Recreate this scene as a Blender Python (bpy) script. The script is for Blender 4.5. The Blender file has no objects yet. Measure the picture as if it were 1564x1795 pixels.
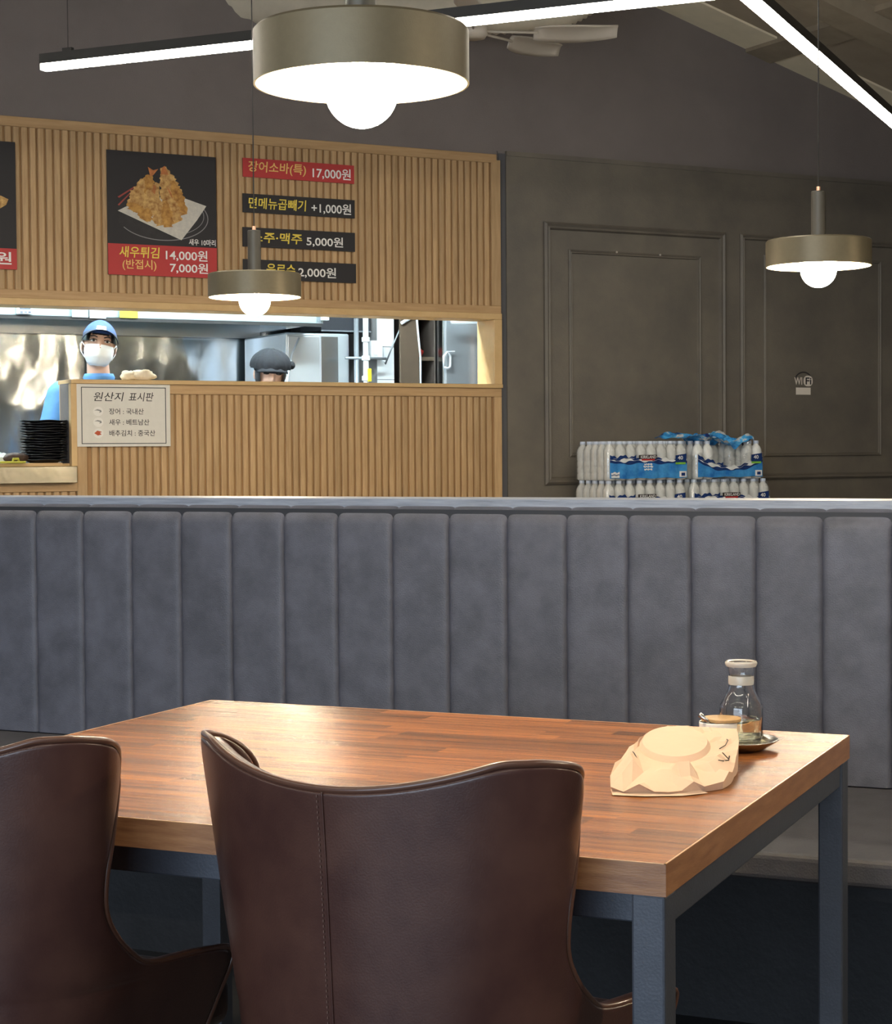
import bpy, bmesh, math, random
from mathutils import Vector, Matrix, noise
random.seed(7)
PI = math.pi
SC = bpy.context.scene
COL = SC.collection

# ------------------------------------------------------------------ camera
cam_d = bpy.data.cameras.new('camera')
cam_d.sensor_fit = 'HORIZONTAL'; cam_d.sensor_width = 36.0
cam_d.lens = 36.0 * 3252.0 / 1564.0
cam_d.clip_start = 0.05; cam_d.clip_end = 100
cam = bpy.data.objects.new('camera', cam_d); COL.objects.link(cam)
yaw, pitch, roll = math.radians(23.814), math.radians(1.925), math.radians(0.42)
r0 = Vector((math.cos(yaw), math.sin(yaw), 0)); f0 = Vector((-math.sin(yaw), math.cos(yaw), 0)); zz = Vector((0, 0, 1))
fw = f0 * math.cos(pitch) - zz * math.sin(pitch); up = zz * math.cos(pitch) + f0 * math.sin(pitch)
rr = r0 * math.cos(roll) - up * math.sin(roll); uu = r0 * math.sin(roll) + up * math.cos(roll)
cam.matrix_world = Matrix(((rr.x, uu.x, -fw.x, 0), (rr.y, uu.y, -fw.y, 0), (rr.z, uu.z, -fw.z, 1.21), (0, 0, 0, 1)))
SC.camera = cam

# ------------------------------------------------------------------ world, big lights, exposure
SC.view_settings.view_transform = 'Standard'; SC.view_settings.look = 'None'
SC.view_settings.gamma = 1.0; SC.view_settings.use_curve_mapping = False
SC.view_settings.exposure = 0.6
world = bpy.data.worlds.new('world'); SC.world = world; world.use_nodes = True
world.node_tree.nodes['Background'].inputs[0].default_value = (0.62, 0.78, 1.0, 1)
world.node_tree.nodes['Background'].inputs[1].default_value = 1.0

def area(name, loc, rot, sx, sy, power, col):
    d = bpy.data.lights.new(name, 'AREA'); d.shape = 'RECTANGLE'; d.size = sx; d.size_y = sy
    d.energy = power; d.color = col
    o = bpy.data.objects.new(name, d); COL.objects.link(o); o.location = loc; o.rotation_euler = rot
    return o
# daylight entering through an assumed, unseen shop window behind the camera
area('assumed_window_daylight', (-1.2, -3.86, 1.55), (PI / 2, 0, 0), 5.6, 2.3, 190, (0.70, 0.84, 1.0))
# cool kitchen tubes are in their fixtures further down

BULB, STRIP, KITCH = 260.0, 30.0, 130.0

# ------------------------------------------------------------------ frames
TH = math.radians(52.0)
O = Vector((-3.639, 8.943, 0.0))                 # foot of the right end of the timber wall
WV = Vector((math.cos(TH), math.sin(TH), 0)); WI = Vector((-math.sin(TH), math.cos(TH), 0))
def W(u, y, z):                                   # wall frame: u along the wall, y into the kitchen
    return O + WV * u + WI * y + Vector((0, 0, z))

# ------------------------------------------------------------------ materials
MATS = {}
def nodes(m):
    return m.node_tree.nodes, m.node_tree.links
def mat(name, col, rough=0.5, metal=0.0, var=0.0, vscale=8.0, vstretch=(1, 1, 1), col2=None, bump=0.0, bscale=60.0,
        bstretch=(1, 1, 1), spec=0.5, rand=0.0, emit=None, estr=0.0, trans=0.0, ior=1.45, coat=0.0, sheen=0.0, rvar=0.0, detail=4.0):
    m = bpy.data.materials.new(name); m.use_nodes = True
    N, L = nodes(m); b = N['Principled BSDF']
    b.inputs['Base Color'].default_value = (*col, 1); b.inputs['Roughness'].default_value = rough
    b.inputs['Metallic'].default_value = metal; b.inputs['Specular IOR Level'].default_value = spec
    b.inputs['IOR'].default_value = ior; b.inputs['Transmission Weight'].default_value = trans
    b.inputs['Coat Weight'].default_value = coat; b.inputs['Coat Roughness'].default_value = 0.1
    if emit:
        b.inputs['Emission Color'].default_value = (*emit, 1); b.inputs['Emission Strength'].default_value = estr
    tc = N.new('ShaderNodeTexCoord')
    out = None
    if var > 0 or col2:
        mp = N.new('ShaderNodeMapping'); mp.inputs['Scale'].default_value = vstretch
        L.new(tc.outputs['Object'], mp.inputs['Vector'])
        src = mp.outputs['Vector']
        if rand > 0:
            oi = N.new('ShaderNodeObjectInfo'); va = N.new('ShaderNodeVectorMath'); va.operation = 'ADD'
            sc_ = N.new('ShaderNodeVectorMath'); sc_.operation = 'SCALE'; sc_.inputs['Scale'].default_value = 37.0
            cb = N.new('ShaderNodeCombineXYZ')
            for k in range(3): L.new(oi.outputs['Random'], cb.inputs[k])
            L.new(cb.outputs[0], sc_.inputs[0]); L.new(src, va.inputs[0]); L.new(sc_.outputs[0], va.inputs[1]); src = va.outputs[0]
        nz = N.new('ShaderNodeTexNoise'); nz.inputs['Scale'].default_value = vscale; nz.inputs['Detail'].default_value = detail
        nz.inputs['Roughness'].default_value = 0.62
        L.new(src, nz.inputs['Vector'])
        rp = N.new('ShaderNodeValToRGB')
        c2 = col2 if col2 else tuple(max(0, c * (1 - var)) for c in col)
        c1 = col if col2 else tuple(c * (1 + var) for c in col)
        rp.color_ramp.elements[0].position = 0.32; rp.color_ramp.elements[0].color = (*c2, 1)
        rp.color_ramp.elements[1].position = 0.68; rp.color_ramp.elements[1].color = (*c1, 1)
        L.new(nz.outputs['Fac'], rp.inputs['Fac']); out = rp.outputs['Color']
        if rvar > 0:
            mr = N.new('ShaderNodeMapRange'); mr.inputs['To Min'].default_value = max(0.02, rough - rvar); mr.inputs['To Max'].default_value = rough + rvar
            L.new(nz.outputs['Fac'], mr.inputs['Value']); L.new(mr.outputs[0], b.inputs['Roughness'])
    if rand > 0:
        oi2 = N.new('ShaderNodeObjectInfo'); mr = N.new('ShaderNodeMapRange')
        mr.inputs['To Min'].default_value = 1 - rand; mr.inputs['To Max'].default_value = 1 + rand
        L.new(oi2.outputs['Random'], mr.inputs['Value'])
        hv = N.new('ShaderNodeHueSaturation')
        if out: L.new(out, hv.inputs['Color'])
        else: hv.inputs['Color'].default_value = (*col, 1)
        L.new(mr.outputs[0], hv.inputs['Value']); out = hv.outputs['Color']
    if out: L.new(out, b.inputs['Base Color'])
    if bump > 0:
        mp2 = N.new('ShaderNodeMapping'); mp2.inputs['Scale'].default_value = bstretch
        L.new(tc.outputs['Object'], mp2.inputs['Vector'])
        n2 = N.new('ShaderNodeTexNoise'); n2.inputs['Scale'].default_value = bscale; n2.inputs['Detail'].default_value = 3.0
        L.new(mp2.outputs[0], n2.inputs['Vector'])
        bp = N.new('ShaderNodeBump'); bp.inputs['Strength'].default_value = bump; bp.inputs['Distance'].default_value = 0.01
        L.new(n2.outputs['Fac'], bp.inputs['Height']); L.new(bp.outputs[0], b.inputs['Normal'])
    MATS[name] = m
    return m
def emis(name, col, s):
    m = bpy.data.materials.new(name); m.use_nodes = True
    N, L = nodes(m); N.remove(N['Principled BSDF'])
    e = N.new('ShaderNodeEmission'); e.inputs[0].default_value = (*col, 1); e.inputs[1].default_value = s
    L.new(e.outputs[0], N['Material Output'].inputs[0]); MATS[name] = m
    return m

mat('wall_paint', (0.178, 0.155, 0.147), 0.85, var=0.08, vscale=2.0, bump=0.15, bscale=220)
mat('panel_paint', (0.168, 0.147, 0.116), 0.55, col2=(0.118, 0.105, 0.089), vscale=3.2, bump=0.12, bscale=120, rvar=0.1)
mat('dark_return', (0.085, 0.085, 0.092), 0.7)
mat('ceiling_dark', (0.36, 0.30, 0.225), 0.9, var=0.1, vscale=3)
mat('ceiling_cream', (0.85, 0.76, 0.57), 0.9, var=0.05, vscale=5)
mat('beam_brown', (0.30, 0.25, 0.185), 0.85, var=0.1)
mat('floor', (0.035, 0.034, 0.034), 0.45, var=0.25, vscale=6)
mat('plain_wall', (0.14, 0.13, 0.12), 0.9, var=0.05)
mat('oak', (0.52, 0.345, 0.175), 0.55, col2=(0.41, 0.258, 0.122), vscale=5.0, vstretch=(14, 14, 1.1), rand=0.09, bump=0.12, bscale=40, bstretch=(10, 10, 0.6))
mat('oak_h', (0.50, 0.325, 0.16), 0.55, col2=(0.41, 0.25, 0.115), vscale=5.0, vstretch=(1.1, 14, 14), rand=0.05)
mat('oak_backing', (0.33, 0.19, 0.08), 0.7, var=0.15, vscale=5, vstretch=(12, 12, 1))
mat('oak_light', (0.62, 0.42, 0.20), 0.45, col2=(0.55, 0.36, 0.16), vscale=6, vstretch=(2, 2, 2), rand=0.03)
mat('leather_grey', (0.102, 0.105, 0.132), 0.5, col2=(0.064, 0.066, 0.082), vscale=13, bump=0.16, bscale=330, rvar=0.06, rand=0.05)
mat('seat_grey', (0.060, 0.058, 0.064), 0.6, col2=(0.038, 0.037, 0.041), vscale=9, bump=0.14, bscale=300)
mat('ledge_wood', (0.30, 0.335, 0.40), 0.42, col2=(0.19, 0.215, 0.265), vscale=5, vstretch=(2, 30, 30), bump=0.15, bscale=30, bstretch=(1, 20, 20))
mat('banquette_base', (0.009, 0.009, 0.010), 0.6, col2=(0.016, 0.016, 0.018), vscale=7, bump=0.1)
mat('stave', (0.315, 0.120, 0.036), 0.25, col2=(0.150, 0.051, 0.015), vscale=3.0, vstretch=(1.3, 24, 24), rand=0.34, bump=0.14, bscale=60, bstretch=(1.5, 14, 14), spec=0.28)
mat('table_edge', (0.31, 0.150, 0.066), 0.33, col2=(0.195, 0.085, 0.038), vscale=4, vstretch=(3, 3, 26), bump=0.06, bscale=40, bstretch=(2, 2, 20))
mat('table_edge_line', (0.58, 0.33, 0.16), 0.35)
mat('steel_dark_paint', (0.052, 0.057, 0.070), 0.42, metal=0.2, var=0.08, vscale=40, bump=0.05, bscale=300)
mat('leather_brown', (0.066, 0.029, 0.021), 0.32, col2=(0.042, 0.017, 0.014), vscale=11, bump=0.05, bscale=420, rvar=0.06, coat=0.1)
mat('leather_inner', (0.085, 0.040, 0.026), 0.38, col2=(0.055, 0.024, 0.016), vscale=11, bump=0.08, bscale=190)
mat('piping', (0.085, 0.038, 0.024), 0.33, coat=0.2)
mat('stitch', (0.105, 0.058, 0.045), 0.7)
mat('chair_leg', (0.02, 0.018, 0.017), 0.4, metal=0.3)
mat('bronze', (0.135, 0.112, 0.068), 0.42, metal=0.35, var=0.04, vscale=80, bump=0.03, bscale=400)
mat('bronze_stem', (0.075, 0.068, 0.055), 0.42, metal=0.35)
mat('shade_inner', (0.92, 0.84, 0.58), 0.5)
mat('copper', (0.75, 0.42, 0.28), 0.35, metal=0.8)
mat('cord', (0.06, 0.055, 0.05), 0.7)
emis('bulb', (1.0, 0.82, 0.58), BULB)
emis('strip_light', (1.0, 0.93, 0.80), STRIP)
emis('kitchen_tube', (0.80, 0.95, 1.0), KITCH)
mat('bulb_neck', (0.9, 0.8, 0.55), 0.4)
mat('black_metal', (0.03, 0.03, 0.03), 0.45, metal=0.4)
mat('steel', (0.60, 0.62, 0.63), 0.26, metal=1.0, var=0.06, vscale=3, bump=0.16, bscale=2.6)
mat('steel_crinkled', (0.56, 0.61, 0.64), 0.17, metal=1.0, var=0.10, vscale=4, bump=0.85, bscale=3.4, bstretch=(1, 1, 0.55))
mat('steel_bright', (0.72, 0.78, 0.82), 0.34, metal=0.7, var=0.05, vscale=2, bump=0.12, bscale=3)
mat('hood_steel', (0.36, 0.47, 0.50), 0.45, metal=0.5, bump=0.05, bscale=3)
mat('steel_warm', (0.62, 0.58, 0.46), 0.24, metal=1.0, bump=0.3, bscale=7)
mat('tile_white', (0.75, 0.80, 0.82), 0.2)
mat('pipe_white', (0.72, 0.76, 0.78), 0.35)
mat('pipe_grey', (0.28, 0.31, 0.33), 0.4, metal=0.5)
mat('dark_void', (0.022, 0.024, 0.030), 0.6)
mat('cardboard', (0.085, 0.058, 0.036), 0.85, var=0.06)
mat('shelf_dark', (0.07, 0.055, 0.045), 0.7)
mat('red_plastic', (0.55, 0.03, 0.02), 0.35)
mat('cream_plastic', (0.72, 0.66, 0.50), 0.5)
mat('copper_pole', (0.42, 0.26, 0.17), 0.4, metal=0.3)
mat('yellow_tag', (0.70, 0.55, 0.03), 0.5)
mat('paper_white', (0.36, 0.37, 0.37), 0.8)
mat('paper_grey', (0.25, 0.25, 0.25), 0.8)
mat('paper_sign', (0.66, 0.63, 0.56), 0.75, var=0.02, vscale=30)
mat('note_yellow', (0.42, 0.42, 0.03), 0.8)
mat('device_white', (0.75, 0.78, 0.80), 0.4)
mat('device_screen', (0.10, 0.12, 0.15), 0.2)
mat('sign_black', (0.020, 0.018, 0.020), 0.6)
mat('sign_red', (0.46, 0.035, 0.035), 0.55)
mat('ink_white', (0.82, 0.80, 0.76), 0.6)
mat('ink_yellow', (0.80, 0.62, 0.09), 0.6)
mat('ink_orange', (0.80, 0.52, 0.16), 0.6)
mat('ink_black', (0.025, 0.02, 0.02), 0.6)
mat('ink_frame', (0.035, 0.045, 0.045), 0.6)
mat('icon_pale', (0.74, 0.71, 0.65), 0.7)
mat('icon_grey', (0.25, 0.25, 0.23), 0.7)
mat('icon_red', (0.45, 0.08, 0.03), 0.7)
mat('print_batter', (0.62, 0.34, 0.085), 0.7, col2=(0.26, 0.10, 0.02), vscale=34, detail=6)
mat('print_batter_light', (0.70, 0.45, 0.17), 0.7, col2=(0.28, 0.11, 0.022), vscale=40, detail=6)
mat('print_tail', (0.45, 0.16, 0.05), 0.7, var=0.3, vscale=40)
mat('print_paper', (0.62, 0.58, 0.50), 0.7, col2=(0.50, 0.47, 0.42), vscale=40)
mat('print_plate', (0.018, 0.016, 0.018), 0.5, var=0.3, vscale=20)
mat('print_rim', (0.22, 0.21, 0.22), 0.5)
mat('print_redrim', (0.30, 0.05, 0.04), 0.5)
mat('skin', (0.62, 0.39, 0.285), 0.5, var=0.04, vscale=6)
mat('hair', (0.012, 0.010, 0.010), 0.45)
mat('cap_blue', (0.030, 0.070, 0.22), 0.7, var=0.1, vscale=30)
mat('cap_under', (0.012, 0.018, 0.035), 0.8)
mat('patch_white', (0.7, 0.72, 0.74), 0.7)
mat('shirt_blue', (0.095, 0.25, 0.50), 0.75, var=0.10, vscale=9, bump=0.35, bscale=14)
mat('apron_navy', (0.014, 0.017, 0.030), 0.75)
mat('mask_white', (0.74, 0.78, 0.80), 0.7, bump=0.2, bscale=30)
mat('eye_white', (0.6, 0.56, 0.53), 0.3)
mat('eye_dark', (0.012, 0.008, 0.006), 0.25)
mat('cap_black', (0.006, 0.007, 0.010), 0.85, var=0.2, vscale=20, bump=0.3, bscale=60)
mat('trousers', (0.02, 0.02, 0.025), 0.8)
mat('cotton', (0.70, 0.60, 0.44), 0.9, var=0.05, vscale=40, bump=0.3, bscale=90)
mat('dish_black', (0.013, 0.013, 0.015), 0.22, rand=0.2)
mat('board_wood', (0.50, 0.33, 0.16), 0.5, col2=(0.42, 0.26, 0.11), vscale=5, vstretch=(1, 10, 10))
mat('plastic_film', (0.70, 0.80, 0.80), 0.12, trans=0.6)
mat('green_plastic', (0.42, 0.40, 0.04), 0.4)
mat('dark_food', (0.04, 0.02, 0.012), 0.6, var=0.4, vscale=60)
mat('bottle_plastic', (0.94, 0.96, 0.94), 0.08, trans=0.30, ior=1.36, var=0.10, vscale=45, vstretch=(1, 1, 0.4), bump=0.25, bscale=70)
mat('bottle_cap', (0.56, 0.64, 0.78), 0.4)
mat('film_blue', (0.020, 0.15, 0.46), 0.25, col2=(0.07, 0.32, 0.66), vscale=16)
mat('film_navy', (0.012, 0.035, 0.14), 0.25)
mat('film_white', (0.70, 0.72, 0.72), 0.3)
mat('film_green', (0.20, 0.50, 0.06), 0.3)
mat('film_black', (0.02, 0.015, 0.015), 0.3)
mat('film_red', (0.45, 0.03, 0.03), 0.3)
mat('glass', (0.97, 0.98, 0.97), 0.02, trans=1.0, ior=1.45)
mat('vinegar', (0.98, 0.95, 0.70), 0.02, trans=1.0, ior=1.33)
mat('frosted', (0.86, 0.82, 0.72), 0.25, trans=0.6)
mat('steel_dish', (0.52, 0.50, 0.46), 0.22, metal=1.0)
mat('cup_white', (0.78, 0.74, 0.68), 0.3)
mat('soy_dark', (0.02, 0.01, 0.006), 0.2)
mat('lid_wood', (0.42, 0.26, 0.11), 0.5, var=0.15, vscale=12, vstretch=(8, 1, 1))
mat('spoon', (0.5, 0.5, 0.5), 0.25, metal=1.0)
mat('wrapper', (0.60, 0.43, 0.31), 0.85, var=0.02, vscale=20, bump=0.08, bscale=60)
mat('fan_metal', (0.40, 0.36, 0.31), 0.5)
mat('duct', (0.48, 0.43, 0.34), 0.7, var=0.08, vscale=8, bump=0.3, bscale=10)
mat('wifi_white', (0.72, 0.66, 0.58), 0.6)
mat('nail', (0.6, 0.55, 0.48), 0.4)
mat('window_frame', (0.05, 0.05, 0.05), 0.5)
mat('pine', (0.30, 0.19, 0.09), 0.6, var=0.1, vscale=6, vstretch=(1, 10, 10))

def film_material():
    m = bpy.data.materials.new('shrink_film'); m.use_nodes = True
    N, L = nodes(m); N.remove(N['Principled BSDF'])
    t = N.new('ShaderNodeBsdfTransparent'); g = N.new('ShaderNodeBsdfGlossy'); g.inputs['Roughness'].default_value = 0.12
    g.inputs['Color'].default_value = (0.9, 0.95, 1, 1)
    nz = N.new('ShaderNodeTexNoise'); nz.inputs['Scale'].default_value = 30
    tc = N.new('ShaderNodeTexCoord'); L.new(tc.outputs['Object'], nz.inputs['Vector'])
    bp = N.new('ShaderNodeBump'); bp.inputs['Strength'].default_value = 0.8; L.new(nz.outputs['Fac'], bp.inputs['Height'])
    L.new(bp.outputs[0], g.inputs['Normal'])
    x = N.new('ShaderNodeMixShader'); x.inputs[0].default_value = 0.16
    L.new(t.outputs[0], x.inputs[1]); L.new(g.outputs[0], x.inputs[2]); L.new(x.outputs[0], N['Material Output'].inputs[0])
    MATS['shrink_film'] = m
film_material()
def torn_material():
    m = mat('torn_film', (0.035, 0.20, 0.55), 0.2)
    N, L = nodes(m); b = N['Principled BSDF']
    tc = N.new('ShaderNodeTexCoord'); nz = N.new('ShaderNodeTexNoise'); nz.inputs['Scale'].default_value = 13; nz.inputs['Detail'].default_value = 4
    L.new(tc.outputs['Object'], nz.inputs['Vector'])
    rp = N.new('ShaderNodeValToRGB'); e = rp.color_ramp.elements
    e[0].position = 0.36; e[0].color = (0.012, 0.03, 0.13, 1); e[1].position = 0.46; e[1].color = (0.03, 0.24, 0.6, 1)
    a = e.new(0.55); a.color = (0.08, 0.4, 0.75, 1); c = e.new(0.60); c.color = (0.6, 0.64, 0.66, 1); d = e.new(0.72); d.color = (0.45, 0.46, 0.47, 1)
    L.new(nz.outputs['Fac'], rp.inputs['Fac']); L.new(rp.outputs['Color'], b.inputs['Base Color'])
torn_material()

# ------------------------------------------------------------------ mesh builder
class MB:
    def __init__(s): s.v = []; s.f = []; s.mi = []; s.cur = 0
    def add(s, vs, fs):
        n = len(s.v); s.v += [tuple(p) for p in vs]; s.f += [tuple(i + n for i in q) for q in fs]; s.mi += [s.cur] * len(fs)
        return s
    def box(s, x0, x1, y0, y1, z0, z1):
        v = [(x, y, z) for z in (z0, z1) for y in (y0, y1) for x in (x0, x1)]
        return s.add(v, [(0, 2, 3, 1), (4, 5, 7, 6), (0, 1, 5, 4), (2, 6, 7, 3), (0, 4, 6, 2), (1, 3, 7, 5)])
    def lathe(s, prof, n=32, c=(0, 0, 0), a0=0.0, close=True):
        vs = []; fs = []; m = len(prof)
        for i in range(n):
            a = a0 + 2 * PI * i / n
            for (r, z) in prof: vs.append((c[0] + r * math.cos(a), c[1] + r * math.sin(a), c[2] + z))
        for i in range(n):
            j = (i + 1) % n
            for k in range(m - 1): fs.append((i * m + k, j * m + k, j * m + k + 1, i * m + k + 1))
        return s.add(vs, fs)
    def tube(s, pts, r, n=8, caps=True):
        pts = [Vector(p) for p in pts]; rs = r if isinstance(r, (list, tuple)) else [r] * len(pts)
        vs = []; fs = []; up = None
        for i, p in enumerate(pts):
            d = (pts[min(i + 1, len(pts) - 1)] - pts[max(i - 1, 0)]).normalized()
            if up is None: up = Vector((0, 0, 1)) if abs(d.z) < 0.9 else Vector((1, 0, 0))
            a = d.cross(up); a = a.normalized() if a.length > 1e-6 else Vector((1, 0, 0)); b = a.cross(d).normalized(); up = b
            for k in range(n):
                t = 2 * PI * k / n; vs.append(p + a * math.cos(t) * rs[i] + b * math.sin(t) * rs[i])
        for i in range(len(pts) - 1):
            for k in range(n): fs.append((i * n + k, i * n + (k + 1) % n, (i + 1) * n + (k + 1) % n, (i + 1) * n + k))
        if caps: fs.append(tuple(range(n - 1, -1, -1))); fs.append(tuple((len(pts) - 1) * n + k for k in range(n)))
        return s.add(vs, fs)
    def prism(s, poly, y0, y1):                    # polygon in x,z extruded along y
        n = len(poly); vs = [(x, y0, z) for x, z in poly] + [(x, y1, z) for x, z in poly]
        fs = [tuple(range(n)), tuple(range(2 * n - 1, n - 1, -1))] + [(i, i + n, (i + 1) % n + n, (i + 1) % n) for i in range(n)]
        return s.add(vs, fs)
    def slab(s, poly, z0, z1):                     # polygon in x,y extruded along z
        n = len(poly); vs = [(x, y, z0) for x, y in poly] + [(x, y, z1) for x, y in poly]
        fs = [tuple(range(n - 1, -1, -1)), tuple(range(n, 2 * n))] + [(i, (i + 1) % n, (i + 1) % n + n, i + n) for i in range(n)]
        return s.add(vs, fs)
    def ell(s, c, r, nu=16, nv=10, rot=None):
        vs = []; fs = []
        for j in range(nv + 1):
            p = PI * j / nv
            for i in range(nu):
                a = 2 * PI * i / nu
                q = Vector((r[0] * math.sin(p) * math.cos(a), r[1] * math.sin(p) * math.sin(a), r[2] * math.cos(p)))
                if rot: q = rot @ q
                vs.append((c[0] + q.x, c[1] + q.y, c[2] + q.z))
        for j in range(nv):
            for i in range(nu): fs.append((j * nu + i, (j + 1) * nu + i, (j + 1) * nu + (i + 1) % nu, j * nu + (i + 1) % nu))
        return s.add(vs, fs)
    def grid(s, fn, nu, nv):
        vs = [fn(i / nu, j / nv) for j in range(nv + 1) for i in range(nu + 1)]
        fs = [(j * (nu + 1) + i, j * (nu + 1) + i + 1, (j + 1) * (nu + 1) + i + 1, (j + 1) * (nu + 1) + i) for j in range(nv) for i in range(nu)]
        return s.add(vs, fs)
    def mesh(s, name, smooth=False, merge=False):
        me = bpy.data.meshes.new(name); me.from_pydata(s.v, [], s.f)
        bm = bmesh.new(); bm.from_mesh(me)
        if merge: bmesh.ops.remove_doubles(bm, verts=bm.verts, dist=1e-5)
        bmesh.ops.recalc_face_normals(bm, faces=bm.faces)
        bm.to_mesh(me); bm.free()
        if smooth:
            me.shade_smooth()
        return me
    def build(s, name, m, parent=None, smooth=False, bevel=0.0, seg=2, angle=None, merge=False, loc=None, rz=0.0, subsurf=0):
        me = s.mesh(name, smooth, merge); o = bpy.data.objects.new(name, me); COL.objects.link(o)
        me.materials.append(MATS[m])
        if parent: o.parent = parent
        if loc is not None: o.location = loc
        if rz: o.rotation_euler = (0, 0, rz)
        if bevel:
            b = o.modifiers.new('bevel', 'BEVEL'); b.width = bevel; b.segments = seg; b.limit_method = 'ANGLE'
        if subsurf:
            b = o.modifiers.new('sub', 'SUBSURF'); b.levels = subsurf; b.render_levels = subsurf
        if angle:
            me.shade_smooth(); me.set_sharp_from_angle(angle=angle)
        return o

def tag(o, label=None, cat=None, group=None, kind=None):
    if label: o['label'] = label
    if cat: o['category'] = cat
    if group: o['group'] = group
    if kind: o['kind'] = kind
    return o
def thing(name, label, cat, loc, rz=0.0, group=None):
    o = bpy.data.objects.new(name, None); o.empty_display_size = 0.1; COL.objects.link(o)
    o.location = loc; o.rotation_euler = (0, 0, rz)
    return tag(o, label, cat, group)
def dup(root, loc, rz=None, label=None, parent=None):
    r = root.copy(); COL.objects.link(r); r.location = loc
    if parent: r.parent = parent
    if rz is not None: r.rotation_euler = (0, 0, rz)
    if label: r['label'] = label
    for ch in list(root.children):
        c = ch.copy(); COL.objects.link(c); c.parent = r
        for g in ch.children:
            d = g.copy(); COL.objects.link(d); d.parent = c
    return r
def struct(o):
    o['kind'] = 'structure'; return o
def text(body, x0, z0, x1, z1, y, m, parent, bold=0.0, shear=0.0, name='lettering'):
    cu = bpy.data.curves.new('tmp', 'FONT'); cu.body = body; cu.offset = bold; cu.shear = shear; cu.resolution_u = 3
    t = bpy.data.objects.new('tmp', cu); COL.objects.link(t)
    me = bpy.data.meshes.new_from_object(t.evaluated_get(bpy.context.evaluated_depsgraph_get()))
    bpy.data.objects.remove(t); bpy.data.curves.remove(cu)
    xs = [v.co.x for v in me.vertices]; ys = [v.co.y for v in me.vertices]
    a, b, c, d = min(xs), max(xs), min(ys), max(ys)
    for v in me.vertices:
        v.co = (x0 + (v.co.x - a) / (b - a) * (x1 - x0), y, z0 + (v.co.y - c) / (d - c) * (z1 - z0))
    me.name = name; me.materials.clear(); me.materials.append(MATS[m])
    o = bpy.data.objects.new(name, me); COL.objects.link(o); o.parent = parent
    return o

# ================================================================== the room shell
FLOOR = [(-7.03, 4.61), (-7.03, -4.0), (4.0, -4.0), (4.0, 8.0), (-0.56, 12.88)]
struct(MB().slab(FLOOR, -0.05, 0.0).build('floor', 'floor'))
def roof_z(u): return 3.608 - 0.277 * (u - 0.999) if u > -1.2 else 4.217 + 0.277 * (u + 1.2)
# back wall: body around the serving hatch, with the gable above
wb = struct(MB().build('wall_back', 'wall_paint', loc=O, rz=TH))
def wallmesh():
    m = MB()
    m.box(-5.6, -0.0, 0.0, 0.14, 1.89, 2.73)
    m.box(-5.6, -2.29, 0.0, 0.14, 0.0, 1.075)
    m.box(-2.29, -0.0, 0.0, 0.14, 0.0, 1.53)
    m.box(-0.045, 0.0, 0.0, 0.14, 1.53, 1.89)
    m.box(0.0, 5.2, 0.0, 0.14, 0.0, 2.752)
    m.prism([(-5.6, 2.73), (0, 2.73), (0, 2.752), (5.2, 2.752)][0:1] + [(5.2, 2.73), (5.2, 2.76), (-1.2, 4.22), (-5.6, 3.0)], 0.012, 0.14)
    return m.mesh('wall_back')
wb.data = wallmesh(); wb.data.materials.append(MATS['wall_paint'])
MB().box(0.042, 5.2, -0.012, 0.0, 0.0, 2.752).build('wall_panel', 'panel_paint', wb)
MB().box(0.0, 0.042, -0.004, 0.0, 0.0, 2.74).build('shadow_gap', 'dark_return', wb)
def moulding(u0, u1, z0, z1, w=0.032, d=0.022):
    prof = [(0, 0), (0, d * 0.55), (w * 0.3, d), (w * 0.55, d * 0.6), (w * 0.8, d * 0.75), (w, 0)]
    def bar(a, b):                                 # a,b: outer corners; mitred toward inside
        m = MB(); vs = []
        return m
    cs = [(u0, z0), (u1, z0), (u1, z1), (u0, z1)]; ins = [(1, 1), (-1, 1), (-1, -1), (1, -1)]
    for k in range(4):
        m = MB(); vs = []
        for q in (k, (k + 1) % 4):
            for (t, h) in prof: vs.append((cs[q][0] + ins[q][0] * t, -0.012 - h, cs[q][1] + ins[q][1] * t))
        n = len(prof)
        fs = [(i, i + 1, n + i + 1, n + i) for i in range(n - 1)]
        m.add(vs, fs).build('moulding', 'panel_paint', wb)
moulding(0.263, 1.435, 1.022, 2.400, 0.040, 0.026)
moulding(0.418, 1.272, 1.168, 2.262, 0.022, 0.014)
moulding(1.538, 2.725, 1.030, 2.397, 0.032, 0.022)
moulding(1.705, 2.558, 1.158, 2.290, 0.018, 0.012)
moulding(2.850, 4.020, 1.022, 2.400, 0.040, 0.026)
MB().box(0.042, 5.2, -0.020, -0.012, 2.728, 2.752).build('top_strip', 'panel_paint', wb)
for u, z in ((0.712, 2.259), (0.993, 2.256)):
    o = MB().ell((u, -0.030, z), (0.006, 0.006, 0.006), 8, 6).build('picture_nail', 'nail', wb, smooth=True)

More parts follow.
